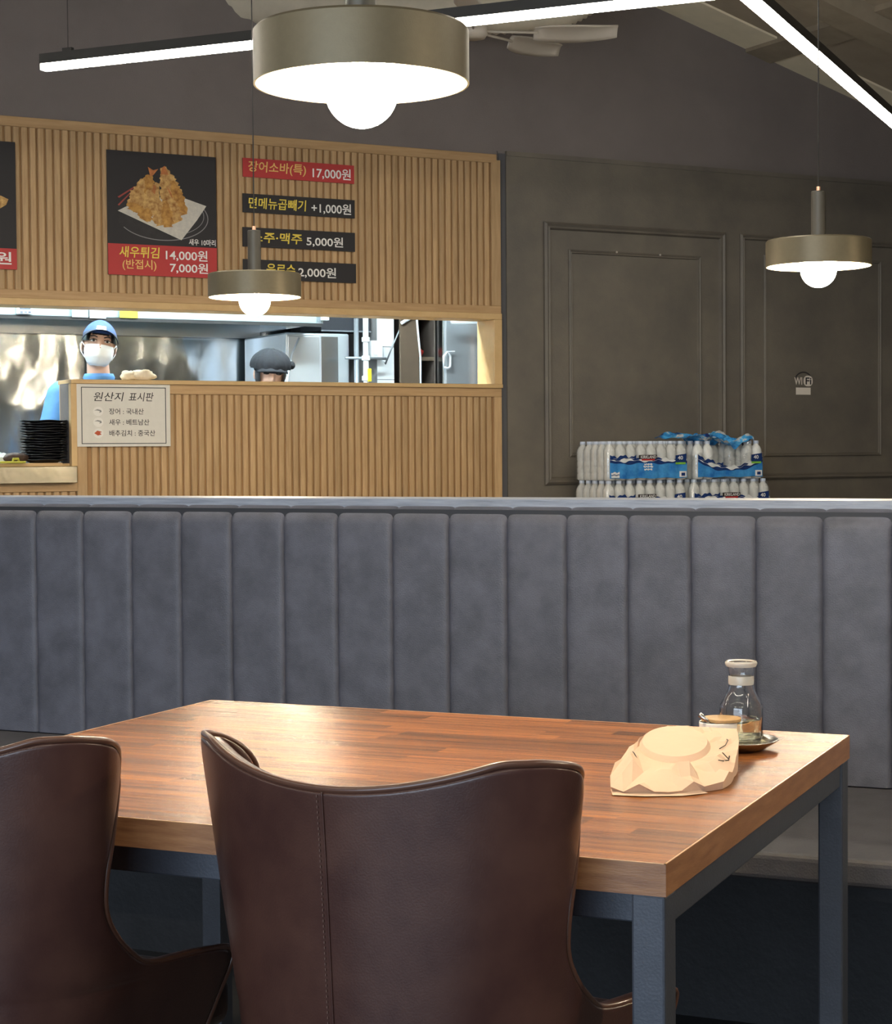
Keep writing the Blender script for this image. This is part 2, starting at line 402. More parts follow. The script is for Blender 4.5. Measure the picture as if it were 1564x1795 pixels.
# timber cladding: backing, frame boards and one object for each slat
MB().box(-3.6, -0.052, -0.008, 0.0, 1.94, 2.69).build('cladding_backing', 'oak_backing', wb)
MB().box(-2.215, -0.04, -0.008, 0.0, 0.02, 1.49).build('cladding_backing', 'oak_backing', wb)
MB().box(-3.6, -2.215, -0.008, 0.0, 0.02, 1.035).build('cladding_backing', 'oak_backing', wb)
def board(u0, u1, z0, z1, m='oak_h', y=-0.026, nm='frame_board', y1=0.0, bv=0.002):
    return MB().box(u0, u1, y, y1, z0, z1).build(nm, m, wb, bevel=bv, seg=1)
board(-3.6, -0.022, 2.684, 2.729); board(-3.6, -0.0, 1.911, 1.950); board(-0.055, -0.0, 1.950, 2.700, 'oak')
board(-2.262, -0.0, 1.481, 1.526); board(-0.045, -0.0, 0.0, 1.481, 'oak')
board(-2.262, -2.214, 0.0, 1.481, 'oak'); board(-3.6, -2.262, 1.030, 1.072)
# hatch lining in pale timber
board(-3.6, -0.0, 1.880, 1.911, 'oak_light', -0.034, 'hatch_lining', 0.15)
board(-2.290, -0.0, 1.526, 1.546, 'oak_light', -0.040, 'hatch_sill', 0.17)
board(-0.046, -0.0, 1.546, 1.880, 'oak_light', -0.034, 'hatch_lining', 0.15)
board(-2.290, -2.262, 1.146, 1.526, 'oak_light', -0.034, 'hatch_lining', 0.15)
def slat_mesh(h, w=0.0275, d=0.010):
    p = [(-w / 2, 0), (-w / 2, -d * 0.75), (-w / 2 + 0.003, -d), (w / 2 - 0.003, -d), (w / 2, -d * 0.75), (w / 2, 0)]
    n = len(p); m = MB()
    m.add([(x, y, 0) for x, y in p] + [(x, y, h) for x, y in p], [(i, i + 1, n + i + 1, n + i) for i in range(n - 1)] + [tuple(range(n)), tuple(range(2 * n - 1, n - 1, -1))])
    me = m.mesh('slat'); me.materials.append(MATS['oak']); return me
SP = 0.0376
def slats(u0, u1, z0, z1, off=0.0):
    me = slat_mesh(z1 - z0); n = int((u1 - u0) / SP)
    for i in range(n):
        o = bpy.data.objects.new('slat', me); COL.objects.link(o); o.parent = wb; o.location = (u1 - (i + 0.5) * SP - off, -0.008, z0)
slats(-3.58, -0.058, 1.950, 2.684)
slats(-2.214, -0.047, 0.02, 1.481, 0.004)
slats(-3.4, -2.264, 0.02, 1.030)

# ceiling: a dark pitched roof with pale panels next to the back wall
def roof(name, u0, u1, y0, y1, m, dz=0.0, th=0.06):
    a, b = roof_z(u0) + dz, roof_z(u1) + dz
    vs = [(u0, y0, a), (u1, y0, b), (u1, y1, b), (u0, y1, a), (u0, y0, a + th), (u1, y0, b + th), (u1, y1, b + th), (u0, y1, a + th)]
    return MB().add(vs, [(0, 1, 2, 3), (7, 6, 5, 4), (0, 4, 5, 1), (1, 5, 6, 2), (2, 6, 7, 3), (3, 7, 4, 0)]).build(name, m, loc=O, rz=TH)
struct(roof('ceiling', -1.2, 5.4, -15.0, 0.14, 'ceiling_dark'))
struct(roof('ceiling', -8.0, -1.2, -15.0, 0.14, 'ceiling_dark'))
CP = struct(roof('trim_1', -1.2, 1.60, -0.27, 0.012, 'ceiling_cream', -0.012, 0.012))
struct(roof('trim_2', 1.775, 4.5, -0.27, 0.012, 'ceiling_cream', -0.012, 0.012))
for i, u in enumerate((1.6875,)):
    struct(roof('trim_3', u - 0.085, u + 0.085, -9.0, 0.012, 'beam_brown', -0.03, 0.03))
for i, (y, w_) in enumerate(((-0.95, 0.10), (-2.2, 0.10), (-3.6, 0.10))):
    struct(roof('trim_%d' % (4 + i), -1.2, 4.8, y - w_, y + w_, 'beam_brown', -0.10, 0.10))
# unseen sides of the room, with an assumed shop window behind the camera
struct(MB().box(-7.15, -7.03, -4.0, 4.75, 0, 4.2).build('wall_left', 'plain_wall'))
struct(MB().box(4.0, 4.12, -4.0, 8.0, 0, 4.2).build('wall_right', 'plain_wall'))
a = math.atan2(12.88 - 8.0, -0.56 - 4.0)
struct(MB().box(0, 6.9, -0.12, 0.0, 0, 4.2).build('wall_far', 'plain_wall', loc=(4.0, 8.0, 0), rz=a))
m = MB(); m.box(-7.03, -4.1, -4.12, -4.0, 0, 4.4); m.box(1.7, 4.0, -4.12, -4.0, 0, 4.4); m.box(-4.1, 1.7, -4.12, -4.0, 0, 0.35); m.box(-4.1, 1.7, -4.12, -4.0, 2.75, 4.4)
struct(m.build('wall_front', 'plain_wall'))
wn = struct(MB().box(-4.1, 1.7, -4.08, -4.02, 0.35, 0.40).build('window_1', 'window_frame'))
for x in (-4.1, -2.2, -0.25, 1.65): MB().box(x, x + 0.05, -4.08, -4.02, 0.40, 2.75).build('window_frame', 'window_frame', wn)

# ================================================================== kitchen beyond the hatch
KF = 0.10
struct(MB().box(-4.2, 2.2, 0.14, 2.3, 0.0, KF).build('floor_kitchen', 'tile_white', loc=O, rz=TH))
struct(MB().box(-4.2, 2.2, 0.14, 2.3, 2.62, 2.70).build('ceiling_kitchen', 'plain_wall', loc=O, rz=TH))
wk = struct(MB().box(-4.2, 2.2, 2.02, 2.12, KF, 2.62).build('wall_kitchen', 'steel', loc=O, rz=TH))
for i in range(3):
    a = -4.15 + i * 1.28
    MB().grid(lambda s, t, a=a: (a + s * 1.276, 1.985 + 0.014 * noise.noise(Vector((a * 3 + s * 3.6, t * 2.6, 3.1))) + 0.012 * abs(noise.noise(Vector((a * 3 + s * 6.5, t * 4.0, 8.1)))) + 0.004 * noise.noise(Vector((a * 3 + s * 14.0, t * 9, 1.1))), KF + t * (2.5 - KF)), 60, 60).build('steel_panel', 'steel_crinkled', wk, smooth=True)
struct(MB().box(-4.3, -4.2, 0.14, 2.3, KF, 2.62).build('wall_kitchen_left', 'steel', loc=O, rz=TH))
struct(MB().box(2.2, 2.3, 0.14, 2.3, KF, 2.62).build('wall_kitchen_right', 'tile_white', loc=O, rz=TH))

def wthing(name, label, cat, u, y, z, group=None, rz=0.0):
    return thing(name, label, cat, W(u, y, z), TH + rz, group)
# extraction hood
h = wthing('extraction_hood', 'long stainless steel extraction hood hanging over the kitchen cooking line', 'hood', -2.4, 1.1, 1.93)
MB().box(-1.8, 1.90, 0.0, 0.03, -0.012, 0.50).build('front_panel', 'hood_steel', h, bevel=0.003)
MB().box(-1.8, 1.89, -0.012, 0.012, -0.030, -0.012).build('drip_channel', 'black_metal', h)
MB().box(-1.8, 1.86, 0.03, 0.85, 0.10, 0.12).build('underside', 'steel', h)
MB().box(1.86, 1.90, 0.0, 0.85, -0.012, 0.50).build('end_panel', 'steel_bright', h)
MB().box(-1.8, 1.86, 0.82, 0.86, -0.05, 0.50).build('rear_panel', 'steel', h)
MB().tube([(1.70, 0.06, -0.035), (1.86, 0.02, -0.005)], 0.010, 8).build('drain_spout', 'pipe_white', h)
MB().box(1.885, 1.925, -0.03, 0.0, 0.005, 0.05).build('corner_bracket', 'device_white', h, bevel=0.003)
def note(nm, lab, u0, u1, z0, z1, m):
    o = MB().grid(lambda s, t: (u0 + s * (u1 - u0) - (u0 + u1) / 2, -0.004 * t * t, (1 - t) * (z1 - z0)), 4, 6).build(nm, m, loc=W((u0 + u1) / 2, 1.084, z0), rz=TH)
    sm = o.modifiers.new('s', 'SOLIDIFY'); sm.thickness = 0.0015
    return tag(o, lab, 'note')
note('paper_note', 'grey paper note taped to the hood, leftmost of three', -1.942, -1.854, 1.914, 1.985, 'paper_grey')
note('paper_note', 'white paper note taped to the hood above the blue cap', -1.847, -1.758, 1.911, 1.985, 'paper_white')
note('paper_note', 'bright yellow sticky note on the hood', -1.683, -1.583, 1.918, 1.985, 'note_yellow')
d = wthing('wall_timer', 'small white digital timer stuck on the hood front', 'timer', -2.19, 1.094, 1.922)
MB().box(-0.042, 0.042, -0.022, 0.0, 0.0, 0.075).build('case', 'device_white', d, bevel=0.004)
MB().box(-0.028, 0.028, -0.025, -0.022, 0.024, 0.066).build('screen', 'device_screen', d)
for q in range(3): MB().box(-0.026 + q * 0.021, -0.013 + q * 0.021, -0.026, -0.022, 0.006, 0.014).build('button', 'device_screen', d)
# kitchen tubes, out of view, assumed from the cool light in the kitchen
for i, (u, y, lab) in enumerate(((-3.4, 0.40, 'left'), (-2.05, 0.40, 'middle'), (-0.75, 0.40, 'right'))):
    t = wthing('assumed_tube_light', 'assumed unseen cool white tube fixture on the kitchen ceiling, ' + lab + ' one', 'light', u, y, 2.545)
    MB().box(-0.62, 0.62, -0.09, 0.09, 0.03, 0.07).build('housing', 'device_white', t)
    for s in (-0.045, 0.045): MB().tube([(-0.6, s, 0.012), (0.6, s, 0.012)], 0.014, 10).build('tube', 'kitchen_tube', t, smooth=True)
# tall steel cabinet, the light it catches put in as brighter steel
f = wthing('steel_fridge', 'tall bright stainless steel refrigerator behind the cook in the black cap', 'refrigerator', -0.435, 1.32, KF)
def fl(s, t):
    x = -0.26 + s * 0.36
    return (x, -0.002 * math.sin(s * 9), t * 1.80)
MB().box(-0.20, 0.20, 0.0, 0.62, 0.08, 1.78).build('body', 'steel_bright', f, bevel=0.012, seg=3)
MB().box(0.02, 0.125, -0.006, 0.0, 0.10, 1.76).build('door_reflection', 'steel', f)  # darker steel strip paints a reflection onto the front
MB().box(-0.19, 0.01, -0.012, 0.0, 0.10, 1.76).build('door', 'steel_bright', f, bevel=0.004)
for x in (-0.17, 0.17):
    for y in (0.06, 0.55): MB().lathe([(0, 0), (0.02, 0), (0.02, 0.08), (0, 0.08)], 10, (x, y, 0)).build('foot', 'black_metal', f)
MB().tube([(-0.215, -0.03, 1.2), (-0.205, -0.03, 1.50), (-0.165, -0.02, 1.66), (-0.12, -0.014, 1.75)], 0.006, 8).build('hose', 'steel_bright', f, smooth=True)  # bright tube traces the curved edge of a reflection in the steel
v = wthing('ventilation_box', 'dark rectangular ventilation duct above the steel refrigerator', 'duct', -0.245, 1.34, 1.90)
MB().box(-0.16, 0.155, 0.0, 0.30, 0.0, 0.62).build('body', 'dark_void', v, bevel=0.004)
MB().box(-0.16, 0.155, -0.01, 0.0, -0.008, 0.0).build('flange', 'pipe_grey', v)
# pipe run with valve
p = wthing('water_pipe', 'white vertical water pipe with clamps and a yellow valve tag', 'pipe', -0.198, 1.18, KF)
MB().tube([(0, 0, 0), (0, 0, 2.5)], 0.016, 12).build('riser', 'pipe_white', p, smooth=True)
MB().tube([(-0.045, 0.03, 0.0), (-0.045, 0.03, 1.86)], 0.014, 10).build('drain_riser', 'pipe_grey', p, smooth=True)
MB().tube([(-0.12, 0.02, 1.635), (0.14, 0.02, 1.635)], 0.008, 8).build('branch', 'pipe_grey', p, smooth=True)
for z in (1.635, 1.52, 1.74):
    MB().lathe([(0.016, -0.015), (0.024, -0.012), (0.024, 0.012), (0.016, 0.015)], 12, (0, 0, z)).build('coupling', 'pipe_white', p)
MB().box(-0.002, 0.022, -0.03, -0.02, 1.50, 1.575).build('valve_tag', 'yellow_tag', p, bevel=0.004)
s = wthing('switch_box', 'pale grey electrical switch box beside the white water pipe', 'switch box', -0.10, 1.235, 1.735)
MB().box(-0.038, 0.038, 0.0, 0.05, 0.0, 0.105).build('case', 'device_white', s, bevel=0.006)
MB().box(-0.022, 0.0, -0.006, 0.0, 0.02, 0.085).build('rocker', 'pipe_white', s, bevel=0.002)
MB().tube([(0.03, -0.005, 0.0), (0.05, -0.005, -0.03), (0.10, -0.005, 0.08), (0.16, -0.005, 0.20), (0.185, -0.005, 0.30)], 0.005, 6).build('cable', 'pipe_grey', s, smooth=True)
# tiled pier
tp = struct(MB().box(-0.075, 0.035, 1.29, 2.0, KF, 2.6).build('wall_tiled_pier', 'paper_grey', loc=O, rz=TH))
for i in range(1):
    for j in range(13):
        MB().box(-0.074, 0.034, 1.284, 1.29, KF + j * 0.19, KF + j * 0.19 + 0.186).build('tile', 'tile_white', tp, bevel=0.001, seg=1)
c = wthing('cardboard_sheet', 'plain brown cardboard sheet standing upright beside the tiles', 'cardboard', 0.094, 1.20, KF)
MB().box(-0.06, 0.06, 0.0, 0.02, 0.0, 2.3).build('sheet', 'cardboard', c, bevel=0.003)
MB().tube([(0.035, -0.012, 1.92), (0.062, -0.012, 1.65), (0.064, -0.012, 1.2)], 0.006, 6).build('white_cable', 'pipe_white', c, smooth=True)
MB().tube([(-0.06, -0.012, 1.84), (0.005, -0.012, 1.875)], 0.010, 6).build('cable_clip', 'pipe_white', c)
sh = wthing('storage_shelf', 'narrow dark storage shelf crammed with small kitchen goods', 'shelf', 0.212, 1.22, KF)
MB().box(-0.06, -0.05, 0.0, 0.35, 0.0, 2.2).build('side_panel', 'shelf_dark', sh); MB().box(0.05, 0.06, 0.0, 0.35, 0.0, 2.2).build('side_panel', 'shelf_dark', sh)
MB().box(-0.05, 0.05, 0.34, 0.35, 0.0, 2.2).build('back_panel', 'shelf_dark', sh)
for z in (1.25, 1.628, 1.90): MB().box(-0.05, 0.05, 0.0, 0.34, z, z + 0.022).build('shelf_board', 'cardboard', sh)
o = MB().ell((0, 0, 0.028), (0.036, 0.04, 0.03), 12, 8).build('red_bag', 'red_plastic', smooth=True, loc=W(0.195, 1.30, 1.75), rz=TH); tag(o, 'glossy red plastic bag lying on the dark storage shelf', 'bag')
for v_ in o.data.vertices: v_.co *= 1 + 0.25 * noise.noise(v_.co * 40)
m = MB()
for k in range(3): m.lathe([(0.018, k * 0.024), (0.034, k * 0.024), (0.034, k * 0.024 + 0.022), (0.018, k * 0.024 + 0.022), (0.018, k * 0.024)], 16)
tag(m.build('tape_roll_stack', 'cream_plastic', loc=W(0.225, 1.40, 1.75), rz=TH), 'stack of cream tape rolls on the dark storage shelf', 'tape rolls')
k = wthing('clip_hook', 'small white plastic clip hanging at the edge of the steel cooler', 'clip', 0.285, 1.10, 1.69)
MB().tube([(-0.02, 0, 0), (-0.022, 0, 0.06), (0.0, 0, 0.085), (0.022, 0, 0.06), (0.02, 0, 0), (0, 0, -0.012), (-0.02, 0, 0)], 0.008, 6).build('loop', 'device_white', k, smooth=True)
MB().tube([(0.0, 0, 0.085), (0.05, 0.0, 0.088)], 0.005, 6).build('arm', 'device_white', k)
cl = wthing('steel_cooler', 'grey brushed steel upright cooler at the right end of the hatch', 'cooler', 0.50, 1.14, KF)
MB().box(-0.222, 0.40, 0.0, 0.6, 0.05, 1.95).build('body', 'steel', cl, bevel=0.006)
MB().box(-0.215, 0.02, -0.02, 0.0, 0.08, 1.92).build('door', 'steel_bright', cl, bevel=0.006)
MB().box(0.04, 0.39, -0.02, 0.0, 0.08, 1.92).build('door', 'steel_bright', cl, bevel=0.006)
pp = wthing('overhead_pipe', 'thick pale horizontal pipe running under the hatch top', 'pipe', 0.42, 1.02, 1.945)
MB().tube([(-0.15, 0, 0.0), (0.3, 0, 0.01)], 0.018, 12).build('run', 'pipe_white', pp, smooth=True)
MB().lathe([(0.018, -0.02), (0.026, -0.02), (0.026, 0.02), (0.018, 0.02)], 12, (0.06, 0, -0.02)).build('elbow', 'pipe_white', pp)
po = wthing('copper_pole', 'slim copper coloured pole standing in front of the steel cooler', 'pole', 0.505, 1.06, KF)
MB().tube([(0, 0, 0.012), (0, 0, 2.45)], 0.013, 10).build('shaft', 'copper_pole', po, smooth=True)
MB().lathe([(0, 0), (0.03, 0), (0.03, 0.012), (0, 0.012)], 14).build('foot_plate', 'copper_pole', po)
# work counter just behind the hatch
wc = wthing('work_counter', 'stainless steel kitchen work counter below the hatch', 'counter', -1.4, 0.17, KF)
MB().box(-0.84, 1.36, 0.0, 0.16, 0.78, 0.82).build('top', 'steel', wc)
for x in (-0.82, 0.2, 1.3):
    MB().box(x, x + 0.04, 0.06, 0.10, 0.0, 0.78).build('leg', 'steel', wc)

# pass shelf on the left
ps = wthing('pass_shelf', 'shallow stainless steel pass shelf under the left side of the hatch', 'shelf', -2.95, 0.0, 1.071)
MB().box(-0.65, 0.672, -0.078, 0.26, 0.068, 0.075).build('top', 'steel_warm', ps)
MB().box(-0.65, 0.672, -0.080, -0.074, 0.0, 0.075).build('front_lip', 'steel_warm', ps, bevel=0.0015)
MB().box(0.664, 0.672, -0.074, 0.0, 0.0, 0.068).build('end_lip', 'steel_warm', ps)
MB().box(-0.65, 0.660, -0.074, 0.0, 0.0, 0.006).build('bottom_flange', 'steel_warm', ps)
tb = wthing('wooden_tray', 'flat pale wooden tray lying along the steel pass shelf', 'tray', -2.62, 0.06, 1.1465)
MB().box(-0.42, 0.285, -0.10, 0.14, 0.0, 0.016).build('board', 'board_wood', tb, bevel=0.002)
MB().box(0.286, 0.335, -0.06, 0.14, 0.0, 0.013).build('end_batten', 'board_wood', tb, bevel=0.002)
# stack of black dishes
dm = MB().lathe([(0.0, 0.003), (0.055, 0.003), (0.062, 0.0), (0.068, 0.003), (0.085, 0.009), (0.103, 0.013), (0.108, 0.0165), (0.104, 0.0175), (0.085, 0.0125), (0.065, 0.008), (0.0, 0.007)], 36)
vs = []
for (x, y, z) in dm.v:
    r = math.hypot(x, y); a = math.atan2(y, x); vs.append((x * (1 + 0.012 * math.sin(7 * a) * (r / 0.1) ** 3), y * (1 + 0.012 * math.sin(7 * a) * (r / 0.1) ** 3), z + 0.0016 * math.sin(5 * a) * (r / 0.1) ** 3))
dm.v = vs; dmesh = dm.mesh('serving_plate', True, True); dmesh.materials.append(MATS['dish_black'])
NP = 16
ORD = ['first', 'second', 'third', 'fourth', 'fifth', 'sixth', 'seventh', 'eighth', 'ninth', 'tenth', 'eleventh', 'twelfth', 'thirteenth', 'fourteenth', 'fifteenth', 'sixteenth']
for i in range(NP):
    o = bpy.data.objects.new('serving_plate', dmesh); COL.objects.link(o)
    o.location = W(-2.392 + random.uniform(-0.004, 0.004), 0.06 + random.uniform(-0.004, 0.004), 1.1627 + i * 0.0119); o.rotation_euler = (0, 0, random.uniform(0, 6))
    l = ORD[NP - 1 - i] + ' glossy black plate from the top of the stack on the pass shelf'
    tag(o, l, 'plate', 'stacked black plates')
bg = MB().grid(lambda s, t: (-0.10 + 0.2 * s, -0.05 + 0.1 * t, 0.001 + (0.05 + 0.02 * noise.noise(Vector((s * 6, t * 5, 2)))) * (math.sin(PI * s) * math.sin(PI * t)) ** 0.5), 18, 12).build('plastic_bag', 'plastic_film', loc=W(-2.62, 0.075, 1.1625), rz=TH)
tag(bg, 'crumpled clear plastic food bag left of the plate stack', 'bag')
dk = MB().ell((0, 0, 0.024), (0.060, 0.025, 0.024), 16, 8).build('seaweed_bundle', 'dark_food', smooth=True, loc=W(-2.545, -0.018, 1.1625), rz=TH)
for v_ in dk.data.vertices: v_.co += Vector((0, 0, 0.008 * noise.noise(v_.co * 60)))
tag(dk, 'dark brown food bundle beside the plate stack', 'food')
gp = wthing('sauce_clip', 'yellow green plastic clip on the wooden tray', 'clip', -2.56, -0.068, 1.1625)
MB().box(-0.07, 0.045, -0.012, 0.012, 0.0, 0.010).build('strip', 'green_plastic', gp, bevel=0.003)
MB().tube([(-0.012, 0, 0.008), (-0.010, 0, 0.020), (0.012, 0, 0.020), (0.014, 0, 0.008)], 0.006, 8).build('handle', 'green_plastic', gp, smooth=True)

# ================================================================== signs on the timber wall
def sign(nm, lab, u0, u1, z0, z1, m, y=-0.0245, rz=0.0, th=0.006):
    t = wthing(nm, lab, 'sign', (u0 + u1) / 2, y - th, z0, rz=rz)
    hw = (u1 - u0) / 2
    MB().box(-hw, hw, 0, th, 0, z1 - z0).build('board', m, t)
    return t, (u0 + u1) / 2, z0
Y = -0.0012
t, uc, zb = sign('menu_strip', 'red menu strip priced 17,000 won, topmost of the four strips', -1.428, -0.838, 2.527, 2.617, 'sign_red')
text('장어소바(특)', -0.268, 0.018, 0.035, 0.078, Y, 'ink_orange', t, 0.012, 0.08); text('17,000원', 0.070, 0.012, 0.276, 0.070, Y, 'ink_white', t, 0.014)
t, uc, zb = sign('menu_strip', 'black menu strip priced plus 1,000 won under the red strip', -1.430, -0.836, 2.357, 2.447, 'sign_black')
text('면메뉴곱빼기', -0.268, 0.020, 0.035, 0.074, Y, 'ink_yellow', t, 0.014, 0.08); text('+1,000원', 0.062, 0.012, 0.276, 0.068, Y, 'ink_white', t, 0.014)
t, uc, zb = sign('menu_strip', 'black menu strip priced 5,000 won, third from the top', -1.432, -0.836, 2.193, 2.286, 'sign_black')
text('소주·맥주', -0.255, 0.022, 0.012, 0.074, Y, 'ink_yellow', t, 0.014, 0.08); text('5,000원', 0.035, 0.014, 0.232, 0.066, Y, 'ink_white', t, 0.014)
t, uc, zb = sign('menu_strip', 'black menu strip priced 2,000 won behind the small hanging lamp', -1.432, -0.832, 2.038, 2.133, 'sign_black')
text('음료수', -0.180, 0.022, -0.028, 0.078, Y, 'ink_yellow', t, 0.014, 0.08); text('2,000원', -0.012, 0.016, 0.190, 0.070, Y, 'ink_white', t, 0.014)
# tempura poster
t, uc, zb = sign('food_poster', 'square poster of fried shrimp tempura over a red price band', -2.103, -1.566, 2.034, 2.609, 'sign_black')
MB().box(-0.2685, 0.2685, -0.001, 0.0, 0.0, 0.144).build('price_band', 'sign_red', t)
text('새우튀김', -0.215, 0.082, -0.018, 0.134, -0.002, 'ink_yellow', t, 0.014, 0.08); text('14,000원', 0.012, 0.074, 0.220, 0.128, -0.002, 'ink_white', t, 0.014)
text('(반접시)', -0.200, 0.022, -0.035, 0.074, -0.002, 'ink_orange', t, 0.010); text('7,000원', 0.032, 0.016, 0.222, 0.068, -0.002, 'ink_white', t, 0.014)
text('새우 10마리', 0.128, 0.152, 0.262, 0.182, -0.002, 'ink_white', t, 0.012)
def flat(pts, y, nm, m, par):
    MB().add([(x, y, z) for x, z in pts], [tuple(range(len(pts)))]).build(nm, m, par)
def ring(cx, cz, rx, rz_, w, a0, a1, y, nm, m, par, n=40):
    q = MB(); vs = []
    for i in range(n + 1):
        a = a0 + (a1 - a0) * i / n
        vs += [(cx + rx * math.cos(a), y, cz + rz_ * math.sin(a)), (cx + (rx - w) * math.cos(a), y, cz + (rz_ - w) * math.sin(a))]
    q.add(vs, [(2 * i, 2 * i + 1, 2 * i + 3, 2 * i + 2) for i in range(n)]).build(nm, m, par)
PX = lambda x, y: (-0.2685 + (x - 722) / (1466 - 722) * 0.537, 0.575 - (y - 155) / (1000 - 155) * 0.575)   # poster layout units
cx, cz = PX(1095, 590)
flat([(cx + 0.226 * math.cos(2 * PI * i / 40), cz + 0.112 * math.sin(2 * PI * i / 40)) for i in range(40)], -0.0008, 'plate_print', 'print_plate', t)
ring(cx, cz, 0.226, 0.112, 0.004, -2.6, 0.7, -0.0012, 'plate_rim_print', 'print_rim', t)
ring(cx, cz + 0.01, 0.205, 0.10, 0.003, -1.0, 0.5, -0.0012, 'plate_rim_print', 'print_rim', t)
flat([PX(*q) for q in ((790, 525), (918, 390), (912, 405), (800, 530))], -0.0012, 'plate_edge_print', 'print_redrim', t)
flat([PX(*q) for q in ((790, 470), (905, 392), (908, 400), (800, 478))], -0.0013, 'plate_edge_print', 'print_redrim', t)
flat([PX(*q) for q in ((790, 565), (960, 470), (1215, 445), (1395, 500), (1330, 600), (1220, 745))], -0.0016, 'paper_print', 'print_paper', t)
def shrimp(x0, y0, x1, y1, w, y, m, sd):
    rnd = random.Random(sd); d = Vector((x1 - x0, y1 - y0)); L_ = d.length; d /= L_; nrm = Vector((-d.y, d.x)); pts = []
    N_ = 22
    for side in (1, -1):
        rg = range(N_ + 1) if side == 1 else range(N_, -1, -1)
        for i in rg:
            s = i / N_; ww = w * (0.30 + 0.70 * min(1, s * 2.2)) * (1 if s < 0.9 else 0.75)
            ww *= 1 + rnd.uniform(-0.22, 0.22); p = Vector((x0, y0)) + d * (s * L_) + nrm * side * ww
            pts.append(PX(p.x, p.y))
    q = MB(); n = len(pts)
    vs = [(p[0], y, p[1]) for p in pts]; fs = [(i, i + 1, n - 2 - i, n - 1 - i) for i in range(N_)]
    q.add(vs, fs).build('shrimp_print', m, t)
shr = [(1100, 250, 1175, 480, 62, 'print_batter_light'), (1010, 310, 960, 470, 60, 'print_batter'), (1160, 340, 1235, 570, 42, 'print_batter'), (960, 340, 890, 560, 48, 'print_batter_light'),
       (1060, 360, 960, 600, 52, 'print_batter_light'), (1085, 400, 1200, 620, 48, 'print_batter_light'), (850, 515, 960, 560, 30, 'print_batter'), (1040, 440, 1085, 650, 50, 'print_batter_light'), (1000, 540, 960, 620, 46, 'print_batter'), (1110, 480, 1130, 660, 40, 'print_batter')]
for i, q in enumerate(shr): shrimp(*q[:5], -0.0020 - i * 0.0002, q[5], i)
for i, q in enumerate((((995, 255), (1010, 320), (1030, 310), (1065, 265), (1030, 275)), ((1095, 250), (1110, 240), (1135, 300), (1080, 300)), ((1120, 375), (1150, 420), (1165, 470), (1140, 430)), ((1035, 370), (1050, 390), (1040, 440), (1020, 420)))):
    flat([PX(*e) for e in q], -0.0046, 'tail_print', 'print_tail', t)
# neighbouring poster, mostly outside the frame
t, uc, zb = sign('food_poster', 'dark food poster cut off by the left picture edge', -3.070, -2.530, 2.038, 2.612, 'sign_black')
MB().box(-0.27, 0.27, -0.001, 0.0, 0.0, 0.094).build('price_band', 'sign_red', t)
text('원', 0.170, 0.022, 0.245, 0.078, -0.002, 'ink_white', t, 0.014)
flat([(0.05, 0.26), (0.17, 0.255), (0.225, 0.29), (0.235, 0.315), (0.20, 0.33), (0.05, 0.30)], -0.0015, 'food_print', 'print_batter_light', t)
flat([(-0.22, 0.18), (0.12, 0.18), (0.16, 0.25), (0.08, 0.36), (-0.15, 0.38), (-0.24, 0.27)], -0.0012, 'food_print', 'print_batter', t)
# origin notice
t, uc, zb = sign('origin_notice', 'white framed notice listing ingredient origins on the timber wall', -2.262, -1.810, 1.236, 1.525, 'paper_sign', y=-0.0290, th=0.003)
for (a_, b_, c_, d_) in ((-0.205, 0.205, 0.012, 0.0155), (-0.205, 0.205, 0.272, 0.2755), (-0.205, -0.2015, 0.012, 0.2755), (0.2015, 0.205, 0.012, 0.2755)):
    MB().box(a_, b_, -0.001, 0.0, c_, d_).build('border_line', 'ink_frame', t)
text('원산지', -0.145, 0.210, 0.000, 0.252, -0.0012, 'ink_black', t, 0.004, 0.18); text('표시판', 0.022, 0.210, 0.145, 0.252, -0.0012, 'ink_black', t, 0.004, 0.18)
for i, (bdy, x1, zc) in enumerate((('장어 : 국내산', 0.095, 0.163), ('새우 : 베트남산', 0.122, 0.113), ('배추김치 : 중국산', 0.150, 0.062))):
    text(bdy, -0.073, zc - 0.014, x1, zc + 0.014, -0.0012, 'ink_black', t, 0.006)
    flat([(-0.125 + 0.024 * math.cos(2 * PI * k / 24), zc + 0.022 * math.sin(2 * PI * k / 24)) for k in range(24)], -0.0008, 'icon_disc', 'icon_pale', t)
    ic = ('icon_grey', 'icon_grey', 'icon_red')[i]
    pts = [(-0.144, zc + 0.004), (-0.128, zc + 0.010), (-0.112, zc + 0.006), (-0.108, zc - 0.002), (-0.120, zc - 0.007), (-0.117, zc + 0.001), (-0.130, zc + 0.004)] if i < 2 else [(-0.145, zc), (-0.13, zc + 0.012), (-0.108, zc + 0.006), (-0.118, zc + 0.001), (-0.110, zc - 0.006), (-0.128, zc - 0.011)]
    flat(pts, -0.0014, 'icon_food', ic, t)
